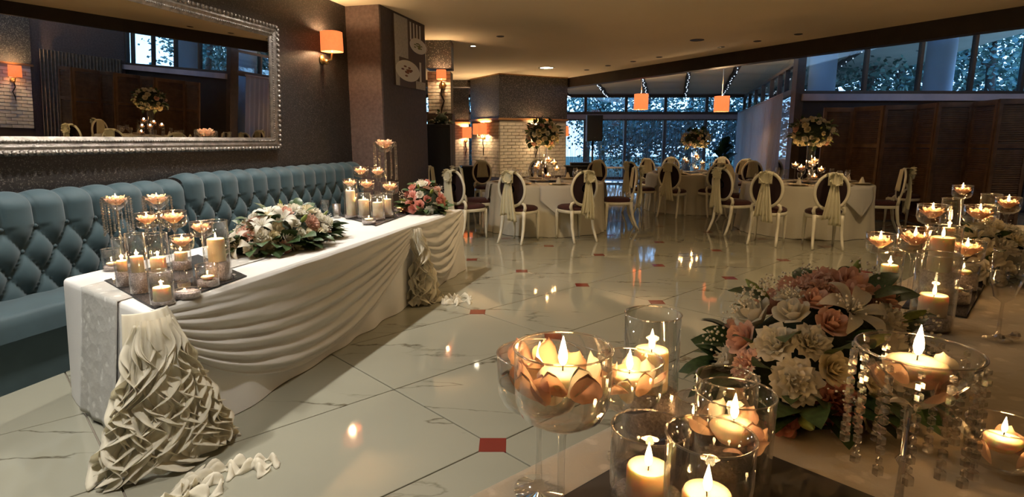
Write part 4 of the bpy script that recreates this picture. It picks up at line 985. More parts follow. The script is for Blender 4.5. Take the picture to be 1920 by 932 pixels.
for u, vb, vt, w, nm in [(289, 532, 400, 40, 'stemmed bowl left of centre on the near tray'), (338, 528, 396, 44, 'stemmed bowl right of centre on the near tray'), (351, 545, 442, 40, 'lower stemmed bowl at the front of the near tray'), (386, 515, 416, 40, 'stemmed bowl beside the right cylinder on the near tray')]:
    p = onT(u, vb); D = pxw(p, w); float_holder(nm, p, D, D * 0.72, top_of(p, vt, u), LP)
for u, vb, vt, w, vc, fl, nm in [(234, 536, 447, 27, 488, 0.10, 'slim glass cylinder leftmost on the near tray'), (264, 549, 438, 33, 480, 0.11, 'tall glass cylinder second from left on the near tray'), (301, 530, 438, 40, 482, 0.06, 'wide glass cylinder in the middle of the near tray'), (342, 505, 448, 34, 472, 0.05, 'small glass cylinder behind the stems of the near tray'), (411, 524, 414, 46, 447, 0.10, 'large glass cylinder at the right edge of the near tray')]:
    p = onT(u, vb); D = pxw(p, w); h = top_of(p, vt, u); cz = top_of(p, vc, u); fl = min(fl, cz * 0.55)
    pillar_holder(nm, p, D, h, fl, cz - fl - 0.005, D * 0.33, LP)
for u, vb, vt, w, vc, nm, fl in [(199, 505, 467, 31, 492, 'clear votive glass on the cloth left of the near tray', 0.0), (306, 569, 508, 42, 538, 'short votive glass at the front corner of the near tray', 0.0), (391, 536, 496, 40, 516, 'pebble votive glass at the right front of the near tray', 0.03)]:
    p = onT(u, vb, ZC if u > 200 else ZT); D = pxw(p, w); h = top_of(p, vt, u)
    if nm.startswith('pebble') or nm.startswith('clear'):
        cylinder_vase(nm, p, D, h, max(fl, 0.02)); candle('float', 'lit tea light in the ' + nm, p + Vector((0, 0, max(fl, .02) + .008)), D * .3, 0.018, .6, LP * .5)
    else: pillar_holder(nm, p, D, h, 0.012, top_of(p, vc, u) - 0.016, D * .36, LP)
p = onT(352, 556); g = cylinder_vase('low glass dish of clear pebbles at the front of the near tray', p, pxw(p, 46), 0.035, 0.022)
# second tray
trp = [P(u, v, ZT) for u, v in ((636, 405), (705, 424), (777, 398), (712, 384))]
tray('dark square mirror tray farther along the head table', trp, ZT)
T2 = 'far tray of the head table'
for u, vb, vt, w, nm in [(659, 395, 313, 28, 'tallest stemmed bowl at the left of the far tray'), (711, 393, 315, 27, 'tall stemmed bowl at the right of the far tray'), (645, 400, 336, 28, 'low stemmed bowl at the left edge of the far tray'), (690, 402, 338, 28, 'low stemmed bowl in the middle of the far tray'), (733, 400, 342, 32, 'low stemmed bowl at the right of the far tray')]:
    p = onT(u, vb); D = pxw(p, w); float_holder(nm, p, D, D * 0.72, top_of(p, vt, u), LP)
for u, vb, vt, w, vc, nm in [(659, 408, 345, 24, 356, 'slim pillar cylinder at the left of the far tray'), (683, 408, 362, 27, 373, 'middle pillar cylinder on the far tray'), (709, 412, 366, 26, 378, 'front pillar cylinder on the far tray'), (726, 407, 362, 24, 372, 'right pillar cylinder on the far tray')]:
    p = onT(u, vb); D = pxw(p, w); h = top_of(p, vt, u); cz = top_of(p, vc, u); pillar_holder(nm, p, D, h, 0.02, cz - 0.03, D * .36, LP)
for u, vb, w, nm in [(692, 419, 26, 'front votive dish on the far tray'), (752, 397, 26, 'right votive dish on the far tray')]:
    p = onT(u, vb); D = pxw(p, w); cylinder_vase(nm, p, D, 0.06, 0.02); candle('float', 'lit tea light in the ' + nm, p + Vector((0, 0, .028)), D * .32, 0.02, .6, LP * .5)
# far end holder
p = onT(792, 375, ZT); zt_ = top_of(p, 266, 792); D = pxw(p, 40)
nm = 'tall bead hung bowl at the far end of the head table'
crystal_holder(nm, p, D, D * .5, zt_, 12, zt_ * .6, None, 0.009); rose_in(nm, p + Vector((0, 0, zt_ - D * .18)), D * .48)
for k in range(3): candle('float', 'one of three small candles at the far end of the head table', p + Vector((D * .2 * math.cos(k * 2.1), D * .2 * math.sin(k * 2.1), zt_ - D * .22)), D * .13, 0.02, .8, LP, True, 'three candles in the far bead hung bowl')
# flowers of the long table
MIXW = [('rose_white', 4), ('lisi_white', 4), ('rose_cream', 3), ('rose_blush', 2), ('carn_blush', 2), ('lily', 2), ('bud', 1)]
pf = (P(452, 478, ZT) + P(668, 445, ZT)) / 2 + TNN * 0.14; rzT = math.atan2(TDIR.y, TDIR.x)
arrangement('long low arrangement of white lilies, roses and dark leaves on the head table', pf, rzT, 0.54, 0.25, 0.29, MIXW, 64, 0.088, 150, 0.17, 10, 4, placed=[('lily', 18, -112, .10), ('lily', 45, -150, .10), ('lily', 55, -50, .09), ('carn_blush', 55, -120, .09), ('carn_blush', 40, -118, .09), ('rose_blush', 70, -40, .085), ('lisi_white', 30, -75, .10), ('lisi_white', 30, -150, .095), ('rose_white', 48, -168, .095)])
pf2 = P(797, 400, ZT) + TDIR * 0.10 + TNN * .05
arrangement('round arrangement of white and pink blooms at the far end of the head table', pf2, rzT, 0.25, 0.24, 0.34, [('rose_white', 4), ('lisi_white', 3), ('rose_pink', 2), ('carn_pink', 2), ('rose_blush', 2), ('bud', 1)], 50, 0.085, 60, 0.14, 10, 14, placed=[('carn_pink', 35, -125, .10), ('rose_pink', 18, -95, .09)])
# glasses, napkin and menu behind the flowers
def goblet_mesh(h=0.17, r=0.035):
    return lathe_shell([(r * .95, 0), (r * .9, .003), (0.005, 0.01), (0.0045, h * .42), (r * .5, h * .48), (r, h * .68), (r * .95, h)], 0.0015, 20).mesh('goblet', M['glass'])
gob_me = goblet_mesh(); wide_me = lathe_shell([(0.002, 0), (0.033, 0), (0.034, 0.01), (0.04, 0.12)], 0.003, 16).mesh('tumbler', M['crystal'])
for u, v, me, lab in [(472, 402, wide_me, 'left cut glass tumbler behind the lily arrangement'), (510, 396, wide_me, 'right cut glass tumbler behind the lily arrangement'), (488, 408, gob_me, 'thin wine glass between the two tumblers'), (612, 366, gob_me, 'left wine glass before the far banquette'), (626, 360, gob_me, 'second wine glass before the far banquette'), (640, 362, gob_me, 'right wine glass before the far banquette')]:
    o = link_mesh('wine_glass' if me is gob_me else 'tumbler', me, None, onT(u, v, ZT), None, 1.15); tag(o, lab, 'glass')
p = onT(468, 415, ZT) - TNN * .05; tag(MB().grid(10, 10, lambda u, v: Vector((p.x + (u - .5) * .2, p.y + (v - .5) * .12, ZT + 0.05 * math.sin(PI * u) * math.sin(PI * v) ** .5 + .002))).build('folded_napkin', M['napkin'], thick=.004), 'folded cream napkin lying behind the lily arrangement', 'napkin')
p = onT(440, 413, ZT + .001) - TNN * .05; tag(MB().box(p + Vector((0, .05, .002)), (0.30, 0.07, 0.004), 0.1, .001).build('menu_card', M['black_box'], None, False), 'narrow dark menu card lying on the head table', 'card')

# ================================================================== CHAIRS
def make_chair():
    o = thing('dining_chair', 'white oval back chair', 'chair', (0, 0, 0))
    RX, RZ, ZC_, TI = 0.20, 0.235, 0.755, 0.16
    def ov(a, k=1.0, dy=0.0): z = RZ * k * math.sin(a); return Vector((RX * k * math.cos(a), -0.215 - TI * (z + 0.2) * 0.6 + dy, ZC_ + z))
    MB().ring([ov(2 * PI * i / 40) for i in range(40)], 0.021, 0.016).build('back_frame', M['chair_white'], o)
    mb = MB()
    for s in (1, -1):
        b = len(mb.v); rows = 4
        mb.add([ov(2 * PI * i / 28, r / rows * 0.93, s * 0.016 * (1 - (r / rows) ** 2) ) for r in range(1, rows + 1) for i in range(28)] + [ov(0, 0, s * .016)], [(r * 28 + i, r * 28 + (i + 1) % 28, (r + 1) * 28 + (i + 1) % 28, (r + 1) * 28 + i)[::s] for r in range(rows - 1) for i in range(28)] + [(112, (i + 1) % 28, i)[::-s] for i in range(28)])
    mb.build('back_pad', M['pad_dark'], o)
    def outl(g=0.0):
        pts = []
        for i in range(32):
            a = 2 * PI * i / 32; x = math.copysign(abs(math.cos(a)) ** 0.6, math.cos(a)); y = math.copysign(abs(math.sin(a)) ** 0.6, math.sin(a))
            pts.append(Vector((x * ((0.225 if y > 0 else 0.225 + 0.035 * y) + g), 0.015 + y * (0.225 + g), 0)))
        return pts
    def lay(prof, name, m):
        vs = []; fs = []
        for g, z in prof: vs += [p + Vector((0, 0, z)) for p in outl(g)]
        for k in range(len(prof) - 1):
            for i in range(32): fs.append((k * 32 + i, k * 32 + (i + 1) % 32, (k + 1) * 32 + (i + 1) % 32, (k + 1) * 32 + i))
        fs += [tuple(reversed(range(32))), tuple((len(prof) - 1) * 32 + i for i in range(32))]
        MB().add(vs, fs).build(name, M[m], o)
    lay([(0.0, 0.40), (0.006, 0.405), (0.006, 0.44), (0.0, 0.445)], 'seat_frame', 'chair_white')
    lay([(-0.004, 0.445), (0.004, 0.46), (-0.004, 0.485), (-0.04, 0.505), (-0.12, 0.515)], 'seat', 'seat_maroon')
    for s in (-1, 1):
        MB().tube([(s * 0.185, 0.195, 0.43), (s * 0.19, 0.20, 0.36), (s * 0.192, 0.205, 0.2), (s * 0.19, 0.205, 0.08), (s * 0.192, 0.21, 0.0)], [0.028, 0.027, 0.021, 0.016, 0.014], 10).build('leg', M['chair_white'], o)
        MB().tube([(s * 0.165, -0.185, 0.45), (s * 0.165, -0.19, 0.36), (s * 0.17, -0.215, 0.2), (s * 0.178, -0.27, 0.07), (s * 0.182, -0.31, 0.0)], [0.026, 0.025, 0.021, 0.018, 0.016], 10).build('leg', M['chair_white'], o)
        MB().tube([(s * 0.165, -0.185, 0.44), (s * 0.185, -0.19, 0.50), (s * 0.175, -0.195, 0.545), (s * 0.125, -0.207, 0.575)], [0.022, 0.024, 0.022, 0.018], 10).build('back_post', M['chair_white'], o)
    # sash: cloth over the top of the back, rosette and two tails behind
    sa = None
    def wrap(u, v):
        x = (u - .5) * 2; f = 0.010 * math.sin(u * 60)
        L = v * 0.62
        if L < 0.26: z = 0.985 - (0.26 - L) * 1.25; y = -0.185 + f          # front face of the pad
        else: z = 0.992 + 0.012 * math.sin((L - .26) / .07 * PI) if L < .33 else 0.992 - (L - .33) * .5; y = -0.20 - min(1, (L - .26) / .07) * 0.115 + f * .5
        wd = 0.13 * (1 - 0.35 * min(1, L / .26)) if L < .26 else 0.085
        t_ = (0.985 - z) * 0.10
        return Vector((x * wd, y + (TI * .6 * (0.985 - z) if L < .26 else 0) - 0.045, z))
    sa = MB().grid(36, 22, wrap).build('sash', M['sash'], o, thick=0.002)
    mb = MB(); rnd = random.Random(4)
    for k in range(10):
        a = 2 * PI * k / 10; out = Vector((math.cos(a), 0, math.sin(a)))
        petal_sheet(mb, Vector((0, -0.335, 0.93)) + out * 0.01, Vector((0, -1, 0)), out, rnd.uniform(.07, .10), 0.045, 0.3, 0.7, 0.012, rnd.random() * 9, 6, 5)
    mb.build('bow', M['sash'], sa)
    for s in (-1, 1):
        ln = 0.60 if s > 0 else 0.52
        def tail(u, v, s=s, ln=ln):
            x = (u - .5); wd = 0.035 + 0.12 * v ** 0.7; f = 0.014 * math.sin(u * 19 + s) * (0.4 + v)
            return Vector((s * (0.012 + 0.035 * v) + x * wd, -0.335 - 0.02 * math.sin(v * PI) + f, 0.93 - ln * v - (0.02 * x if s > 0 else -.03 * x)))
        MB().grid(18, 14, tail).build('tail', M['sash'], sa, thick=0.002)
    return o
chair0 = make_chair(); chair_used = [False]
def put_chair(p, face, label, group, sc=1.02):
    d = Vector((face.x - p.x, face.y - p.y, 0)); rz = math.atan2(d.y, d.x) - PI / 2
    o = chair0 if not chair_used[0] else copy_tree(chair0); chair_used[0] = True
    return place(o, (p.x, p.y, 0), rz, label, group, sc)

# ================================================================== ROUND TABLES
RTZ = 0.77
def round_table(c, R, where, seed, stand):
    c = Vector((c[0], c[1], 0))
    t = thing('round_table', 'round banquet table under a pale cloth ' + where, 'table', c, 0, None)
    MB().lathe([(0.001, RTZ - .03), (R - .02, RTZ - .03), (R - .02, RTZ - .012), (0.001, RTZ - .012)], 40).build('tabletop', M['wood_trim'], t)
    MB().lathe([(0.3, 0), (0.3, 0.03), (0.05, 0.06), (0.04, RTZ - .03)], 20, cap0=True).build('pedestal', M['dark_metal'], t)
    def fl(r, z, a):
        k = max(0, (RTZ - .03 - z) / RTZ); return r + (0.02 * math.sin(a * 22 + 2 * math.sin(a * 5 + seed)) + 0.05 * k + 0.022 * math.sin(a * 9 + seed)) * k ** .7
    pr = [(0.001, RTZ), (R - .03, RTZ), (R - .004, RTZ - .006), (R + .004, RTZ - .03)] + [(R + .006, RTZ - .03 - (RTZ - .035) * k / 12) for k in range(1, 13)]
    cl = MB().lathe(pr, 176, fn=lambda r, z, a: fl(r, z, a)).build('tablecloth', M['round_cloth']); cl.location = c; tag(cl, 'floor length pale cloth on the round table ' + where, 'tablecloth')
    rn = thing('table_overlay', 'embroidered pale overlay with pointed ends on the round table ' + where, 'table overlay', c)
    for k in range(4):
        a0 = -PI / 2 + k * PI / 2 + 0.12 * seed; d = Vector((math.cos(a0), math.sin(a0), 0)); s = Vector((-d.y, d.x, 0))
        def ov(u, v, d=d, s=s):
            x = (u - .5) * 2; L = v * (R + 0.42)
            wd = 0.26 if L < R + .22 else 0.26 * max(0.03, 1 - (L - R - .22) / .21)
            if L < R: return d * L * math.sqrt(max(0.05, 1 - (x * wd / R) ** 2)) + s * x * wd + Vector((0, 0, RTZ + .005))
            k = L - R; rr = math.sqrt(max(0.1, (R + .035 + .06 * k) ** 2 - (x * wd) ** 2)) if True else R
            return d * (rr + 0.015 * min(1, k * 8) + .006 * math.sin(x * 9) * k) + s * x * wd + Vector((0, 0, RTZ + .004 - k))
        MB().grid(14, 40, ov).build('hanging_panel', M['chiffon'], rn, thick=.002)
    return t
RTS = [((0.56, 9.7), 0.94, 'by the large brick pillar', 1), ((3.75, 12.3), 0.90, 'in front of the annex windows', 2), ((4.72, 9.45), 0.96, 'nearest the louvred screens', 3)]
for a in RTS: round_table(*a, stand=True)
GRP = ['chairs round the left table', 'chairs round the back table', 'chairs round the right table']
def fp(u, v): return P(u, v, 0)
Ct = [Vector((a[0][0], a[0][1], 0)) for a in RTS]
CH = [  # picture place of the chair's middle on the floor, table it faces, label, extra turn
 (876, 446, 0, 'white oval back chair with maroon seat at the far left, nearest row', 0.15), (893, 430, 0, 'white oval back chair behind the leftmost chair at the left table', 0.1),
 (974, 452, 0, 'bow tied white chair with its back to us before the left table', -0.15), (1078, 449, 0, 'bow tied white chair angled at the right front of the left table', 0.1),
 (1157, 428, 0, 'bow tied white chair on the right side of the left table', 0.0), (912, 394, 0, 'white chair behind the left table at its left, striped sash showing', 0.0),
 (1112, 392, 0, 'white chair behind the left table at its right', 0.0), (1010, 388, 0, 'white chair straight behind the left table against the brick', 0.0),
 (1200, 399, 1, 'bow tied white chair at the far left of the back table', 0.0), (1259, 405, 1, 'bow tied white chair before the back table on its left', 0.0),
 (1331, 404, 1, 'bow tied white chair before the back table on its right', 0.0), (1222, 381, 1, 'white chair behind the back table, leftmost', 0.0), (1258, 372, 1, 'white chair behind the back table, second from left', 0.0), (1345, 372, 1, 'white chair behind the back table, third from left', 0.0), (1378, 385, 1, 'white chair at the right of the back table', 0.0),
 (1370, 436, 2, 'bow tied white chair seen edge on left of the right table', 0.25), (1383, 418, 2, 'white chair just behind the edge on chair at the right table', 0.0),
 (1436, 455, 2, 'bow tied white chair at the front left of the right table', 0.15), (1540, 462, 2, 'bow tied white chair with its back to us before the right table', 0.05),
 (1645, 437, 2, 'bow tied white chair at the right of the right table', -0.1), (1693, 418, 2, 'white chair behind the rightmost bow tied chair by the screens', 0.0),
 (1640, 392, 2, 'white chair behind the right table near the screens', 0.0), (1568, 387, 2, 'white chair behind the right table, left of the wine glasses', 0.0), (1462, 386, 2, 'white chair behind the right table at its left', 0.0), (1412, 396, 2, 'white chair at the far left behind the right table', 0.0)]
for u, v, k, lab, tw in CH:
    p = fp(u, v); f = Ct[k]; d = f - p; ca, sa_ = math.cos(tw), math.sin(tw)
    put_chair(p, p + Vector((d.x * ca - d.y * sa_, d.x * sa_ + d.y * ca, 0)), lab, GRP[k])
p = fp(838, 425); put_chair(p, Ct[0], 'white chair half hidden by the flowers at the end of the head table', GRP[0])

# table settings
plate_me = MB().lathe([(0.001, 0.004), (0.10, 0.004), (0.15, 0.012), (0.152, 0.010), (0.10, 0.0), (0.001, 0.0)], 28).mesh('plate', M['gold_plate'])
plate2_me = MB().lathe([(0.001, 0.004), (0.08, 0.004), (0.12, 0.016), (0.122, 0.014), (0.08, 0.0), (0.001, 0.0)], 24).mesh('plate', M['stone_white'])
wine_me = goblet_mesh(0.21, 0.036)
nap_me = MB().lathe([(0.045, 0.0), (0.03, 0.05), (0.012, 0.10), (0.03, 0.02)], 10).mesh('napkin', M['napkin'])
HOLD = ['front left', 'front right', 'back left', 'back right', 'tallest middle', 'low front middle']
for ti, (cc, R, where, seed) in enumerate(RTS):
    c = Vector((cc[0], cc[1], RTZ)); rnd = random.Random(seed); nm = ['left round table', 'back round table', 'right round table'][ti]
    for k in range(8):
        a = 2 * PI * (k + .25) / 8; d = Vector((math.cos(a), math.sin(a), 0)); s = Vector((-d.y, d.x, 0))
        q = c + d * (R - .19); tag(link_mesh('charger_plate', plate_me, None, q + Vector((0, 0, .006))), 'gold charger plate set on the ' + nm, 'plate', 'gold plates on the ' + nm)
        tag(link_mesh('dinner_plate', plate2_me, None, q + Vector((0, 0, .014))), 'white plate on a gold charger on the ' + nm, 'plate', 'white plates on the ' + nm)
        tag(link_mesh('table_napkin', nap_me, None, q + Vector((0, 0, .02))), 'cream folded napkin standing on a plate on the ' + nm, 'napkin', 'napkins on the ' + nm)
        for j in (-1, 1): tag(link_mesh('wine_glass', wine_me, None, c + d * (R - .40) + s * (0.08 * j + .05) + Vector((0, 0, .006)), None, 1.0 if j > 0 else 0.88), 'clear wine glass standing on the ' + nm, 'glass', 'wine glasses on the ' + nm)
    for k, (dx, dy, h) in enumerate([(-0.16, -0.12, 0.27), (0.17, -0.10, 0.24), (-0.13, 0.14, 0.30), (0.14, 0.13, 0.33), (0.03, -0.14, 0.38), (0.02, -0.2, 0.13)]):
        float_holder('%s candle bowl on the %s' % (HOLD[k], nm), c + Vector((dx, dy, .006)), 0.115, 0.085, h, 1.6, light=True, fsc=1.5)
# tall crystal vases with flower balls
def tall_vase(label, p, h):
    o = thing('crystal_vase', label, 'vase', p)
    MB().lathe([(0.10, 0), (0.10, .008), (0.03, .03), (0.018, .05), (0.032, .075), (0.018, .10), (0.036, .13), (0.018, .16), (0.03, .185), (0.02, .21)], 18, cap0=True).build('stem', M['crystal'], o)
    lathe_shell([(0.004, .21), (0.045, .215), (0.06, .27), (0.065, h - .05), (0.085, h)], .003, 22).build('vase_body', M['glass'], o)
MIXB = [('rose_cream', 5), ('rose_white', 4), ('rose_blush', 2), ('lisi_white', 2), ('bud', 1)]
for (u, v, w, hh, ti, lab, vl, seed) in [(1018, 252, 68, 52, 0, 'round ball of cream roses above the left table', 'clear crystal vase on the left round table', 31), (1305, 261, 58, 36, 1, 'round ball of pale roses above the back table', 'clear crystal vase on the back round table', 32), (1524, 249, 80, 58, 2, 'round ball of cream roses above the right table', 'clear crystal vase on the right round table', 33)]:
    c = Ct[ti]; q = PY(u, v, c.y); rx_ = w / 2 / FPX * c.y; rz_ = hh / 2 / FPX * c.y
    q.x = q.x
    hb_ = q.z - rz_ * .7 - RTZ
    tall_vase(vl, Vector((q.x, c.y, RTZ + .006)), hb_)
    arrangement(lab, q, 0, rx_ * .9, rx_ * .9, rz_ * 1.0, MIXB, 60, 0.075, 60, 0.11, 6, seed, True)

# ================================================================== FOREGROUND TABLE
FZ = 0.83
f1, f2 = P(1310, 715, FZ), P(1720, 512, FZ); FD = (f2 - f1).normalized(); FN_ = Vector((FD.y, -FD.x, 0))      # FN_ towards the camera side
fc = P(1030, 852, FZ) - FD * 0.30
def FT(l, wd, z=0.0): return fc + FD * l + FN_ * wd + Vector((0, 0, z))
FL_, FW = 5.2, 0.95
ft = thing('banquet_table', 'long candle lit table in the right foreground', 'table', FT(FL_ / 2, FW / 2, -FZ)); OM = Matrix.Translation(-ft.location)
mb = MB(); c4 = [FT(.02, .02), FT(FL_ - .02, .02), FT(FL_ - .02, FW - .02), FT(.02, FW - .02)]
mb.add([p + Vector((0, 0, -.045)) for p in c4] + [p + Vector((0, 0, -.012)) for p in c4], [(0, 1, 2, 3), (7, 6, 5, 4), (4, 5, 1, 0), (5, 6, 2, 1), (6, 7, 3, 2), (7, 4, 0, 3)]); mb.xform(OM).build('tabletop', M['wood_trim'], ft, False)
for l, wd in ((.3, .12), (.3, FW - .12), (FL_ - .3, .12), (FL_ - .3, FW - .12)):
    p = FT(l, wd, -.03); MB().tube([p, Vector((p.x, p.y, 0))], .025).xform(OM).build('leg', M['dark_metal'], ft)
fcl = cloth_mesh([FT(0, 0), FT(0, FW), FT(FL_, FW), FT(FL_, 0)], FZ, 0.004, .02, .03, .06, 16, 36, 14, 8).build('tablecloth', M['brocade']); tag(fcl, 'cream brocade cloth on the candle lit foreground table', 'tablecloth')
ZF = FZ + .0015
def rim_at(u, v, w, D):                                          # rim centre and foot of a vessel whose rim shows w pixels wide
    q = PF(u, v, FPX * D / w); return q
def foot(q, z=ZF): return Vector((q.x, q.y, z))
CP = 0.40
def fbowl(u, v, w, D, hb, desc, petals=7, seed=0, z=None, power=CP, rose=False, fsc=1.2):
    q = rim_at(u, v, w, D); float_holder(desc, foot(q, z or ZF), D, hb, q.z - (z or ZF), power, petals, seed, rose=rose, fsc=fsc)
trf = [FT(0.42, .06), FT(0.42, .62), FT(0.98, .62), FT(0.98, .06)]
trf = [Vector((p.x, p.y, ZF)) for p in [FT(0.16, .12), FT(0.16, .72), FT(0.62, .72), FT(0.62, .12)]]
tray('dark mirror tray under the nearest candles of the foreground table', trf, ZF)
ZG = ZF + .0065
fbowl(1056, 652, 184, 0.145, 0.122, 'largest stemmed glass bowl in the left foreground', 14, 1, ZG, CP, False, 1.35)
fbowl(1012, 662, 160, 0.145, 0.105, 'stemmed glass bowl half hidden behind the largest bowl', 11, 2, ZG)
fbowl(1181, 674, 124, 0.125, 0.10, 'stemmed glass bowl right of the largest foreground bowl', 11, 3, ZG)
q = rim_at(1225, 588, 104, 0.115); h_ = q.z - ZG
pillar_holder('tall glass cylinder with white beads behind the foreground bowls', foot(q, ZG), 0.115, h_, h_ * .34, h_ * .34, 0.036, CP, True, 1.3)
q = rim_at(1380, 736, 144, 0.13)
g = cylinder_vase('wide glass tumbler with candle in front of the flowers', foot(q, ZF), 0.13, q.z - ZF, 0.0)
zc_ = q.z - 0.075; water_in(g, 0.13, 0.01, zc_ - ZF); petals_in('wide glass tumbler with candle in front of the flowers', (q.x, q.y, zc_), .065, 9, 9, .045)
candle('float', 'lit floating candle in the wide tumbler before the flowers', (q.x, q.y, zc_ - .012), .040, .034, 1.35, CP)
q = rim_at(1364, 706, 112, 0.11); cylinder_vase('empty glass cylinder behind the wide glass tumbler', foot(q, ZF), .11, q.z - ZF, 0.02)
q = rim_at(1302, 744, 64, 0.07); cylinder_vase('small votive glass of pebbles between tumbler and tall cylinder', foot(q, ZF), .07, q.z - ZF, 0.03)
candle('float', 'lit tea light in the small pebble votive glass', foot(q, ZF + .04), .02, .015, .6, CP * .4)
for u, v, w, nm in [(1219, 800, 144, 'low glass with white beads at the bottom left'), (1333, 816, 164, 'low glass with candle at the bottom edge')]:
    q = rim_at(u, v, w, 0.12); h_ = q.z - ZG; cylinder_vase(nm, foot(q, ZG), 0.12, h_, h_ * .3)
    candle('pillar', 'lit candle in the ' + nm, foot(q, ZG + .005 + h_ * .3), .034, h_ * .28, 1.2, CP)
# bead hung crystal bowl
q = rim_at(1722, 655, 206, 0.17); nm = 'bead hung crystal bowl in the right foreground'
crystal_holder(nm, foot(q), 0.17, 0.095, q.z - ZF, 14, 0.20, None, .0078)
MB_ = None
petals_in(nm, (q.x, q.y, q.z - .045), .062, 11, 21, .045); candle('float', 'large lit floating candle in the ' + nm, (q.x, q.y, q.z - .055), .046, .040, 1.45, CP)
q = rim_at(1885, 795, 120, 0.12); nm = 'stemmed bowl cut by the right edge of the picture'
float_holder(nm, foot(q), 0.12, 0.09, q.z - ZF, CP, 5, 24)
# mid tray
trm = [P(u, v, ZF) for u, v in ((1690, 578), (1812, 597), (1850, 531), (1740, 515))]
tray('square mirror tray under the middle candles of the foreground table', trm, ZF)
for u, v, w, D, hb, nm, sd in [(1652, 438, 48, .105, .085, 'stemmed bowl leftmost above the middle tray', 31), (1718, 428, 58, .12, .10, 'stemmed bowl second from left above the middle tray', 32), (1815, 452, 58, .12, .085, 'stemmed bowl rightmost above the middle tray', 33), (1750, 384, 50, .12, .09, 'stemmed bowl behind the middle tray before the screens', 34), (1806, 348, 33, .10, .075, 'highest stemmed bowl before the louvred screens', 35), (1839, 386, 50, .12, .09, 'stemmed bowl right of the far flowers', 36), (1892, 370, 40, .105, .08, 'stemmed bowl at the upper right edge', 37)]:
    fbowl(u, v, w, D, hb, nm, 0, sd, ZG, CP, True, 1.1)
for u, v, w, D, fl, ch, nm in [(1672, 468, 44, .095, .02, .10, 'cylinder left of the middle tray with pillar candle'), (1771, 424, 60, .12, .12, .13, 'tall cylinder at the back of the middle tray'), (1762, 476, 72, .125, .035, .07, 'wide cylinder with low candle on the middle tray'), (1787, 372, 34, .095, .05, .10, 'slim cylinder behind the far flowers'), (1850, 384, 34, .095, .04, .09, 'cylinder with candle right of the far flowers'), (1860, 364, 33, .095, .12, .08, 'tall empty looking cylinder by the screens')]:
    q = rim_at(u, v, w, D); h_ = q.z - ZG
    fl = min(fl, h_ * .4); pillar_holder(nm, foot(q, ZG), D, h_, fl, min(ch, h_ * .5), D * .33, CP, True, 1.1)
for u, v, w, D, nm in [(1790, 536, 54, .11, 'pebble votive at the front of the middle tray'), (1808, 495, 50, .11, 'pebble votive at the back of the middle tray')]:
    q = rim_at(u, v, w, D); h_ = max(.05, q.z - ZG); cylinder_vase(nm, foot(q, ZG), D, h_, h_ * .55); candle('float', 'lit tea light in the ' + nm, foot(q, ZG + h_ * .55 + .006), .03, .018, .7, CP * .5)
# flowers
MIXF = [('rose_white', 3), ('lisi_white', 3), ('rose_cream', 3), ('rose_blush', 4), ('carn_blush', 2), ('bud', 2)]
pf = P(1560, 742, ZF); pf.x += 0.0; pf.y += 0.07
rzF = math.atan2(FD.y, FD.x)
arrangement('large foreground dome of blush roses, white blooms and glossy leaves', pf, rzF, 0.36, 0.22, 0.29, MIXF, 70, 0.078, 130, 0.12, 20, 51, placed=[('lisi_white', 40, -140, 0.078), ('lisi_white', 24, -118, 0.083), ('carn_pink', 14, -95, 0.078), ('rose_cream', 30, -98, 0.062), ('rose_cream', 24, -76, 0.062), ('rose_blush', 52, -100, 0.060), ('lily', 58, -78, 0.072), ('rose_blush', 70, -60, 0.060), ('rose_pink', 6, -62, 0.060), ('rose_pink', 5, -122, 0.054), ('bud', 8, -112, 0.071), ('bud', 12, -150, 0.060), ('rose_blush', 66, -120, 0.060), ('lisi_white', 45, -40, 0.078), ('lisi_white', 20, -30, 0.078)])
pg = P(1852, 512, ZF); 
arrangement('smaller cream and white flower arrangement beyond the middle tray', pg, rzF, 0.34, 0.19, 0.24, [('rose_white', 4), ('lisi_white', 3), ('rose_cream', 4), ('rose_blush', 1)], 50, 0.078, 70, .11, 8, 52)
# goblet, cutlery and card at the right edge
q = rim_at(1896, 470, 52, .085)
gb = thing('water_goblet', 'large clear water goblet at the right edge of the foreground table', 'glass', foot(q)); h_ = q.z - ZF
lathe_shell([(.04, 0), (.036, .004), (.006, .014), (.005, h_ * .42), (.026, h_ * .48), (.043, h_ * .7), (.042, h_)], .0016, 24).build('bowl', M['glass'], gb)
MB().ring([(.042 * math.cos(a), .042 * math.sin(a), h_) for a in [2 * PI * k / 32 for k in range(32)]], .0014).build('rim', M['crystal'], gb)
p = P(1888, 640, ZF); kn = thing('crystal_knife_rest', 'small crystal knife rest on the cloth at the right edge', 'tableware', p + Vector((0, 0, .001)), .3)
for s in (-1, 1): MB().ball((s * .035, 0, .014), .014, 6, 4).build('end_ball', M['crystal'], kn, False)
MB().tube([(-.03, 0, .014), (.03, 0, .014)], .006, 6).build('bar', M['crystal'], kn)

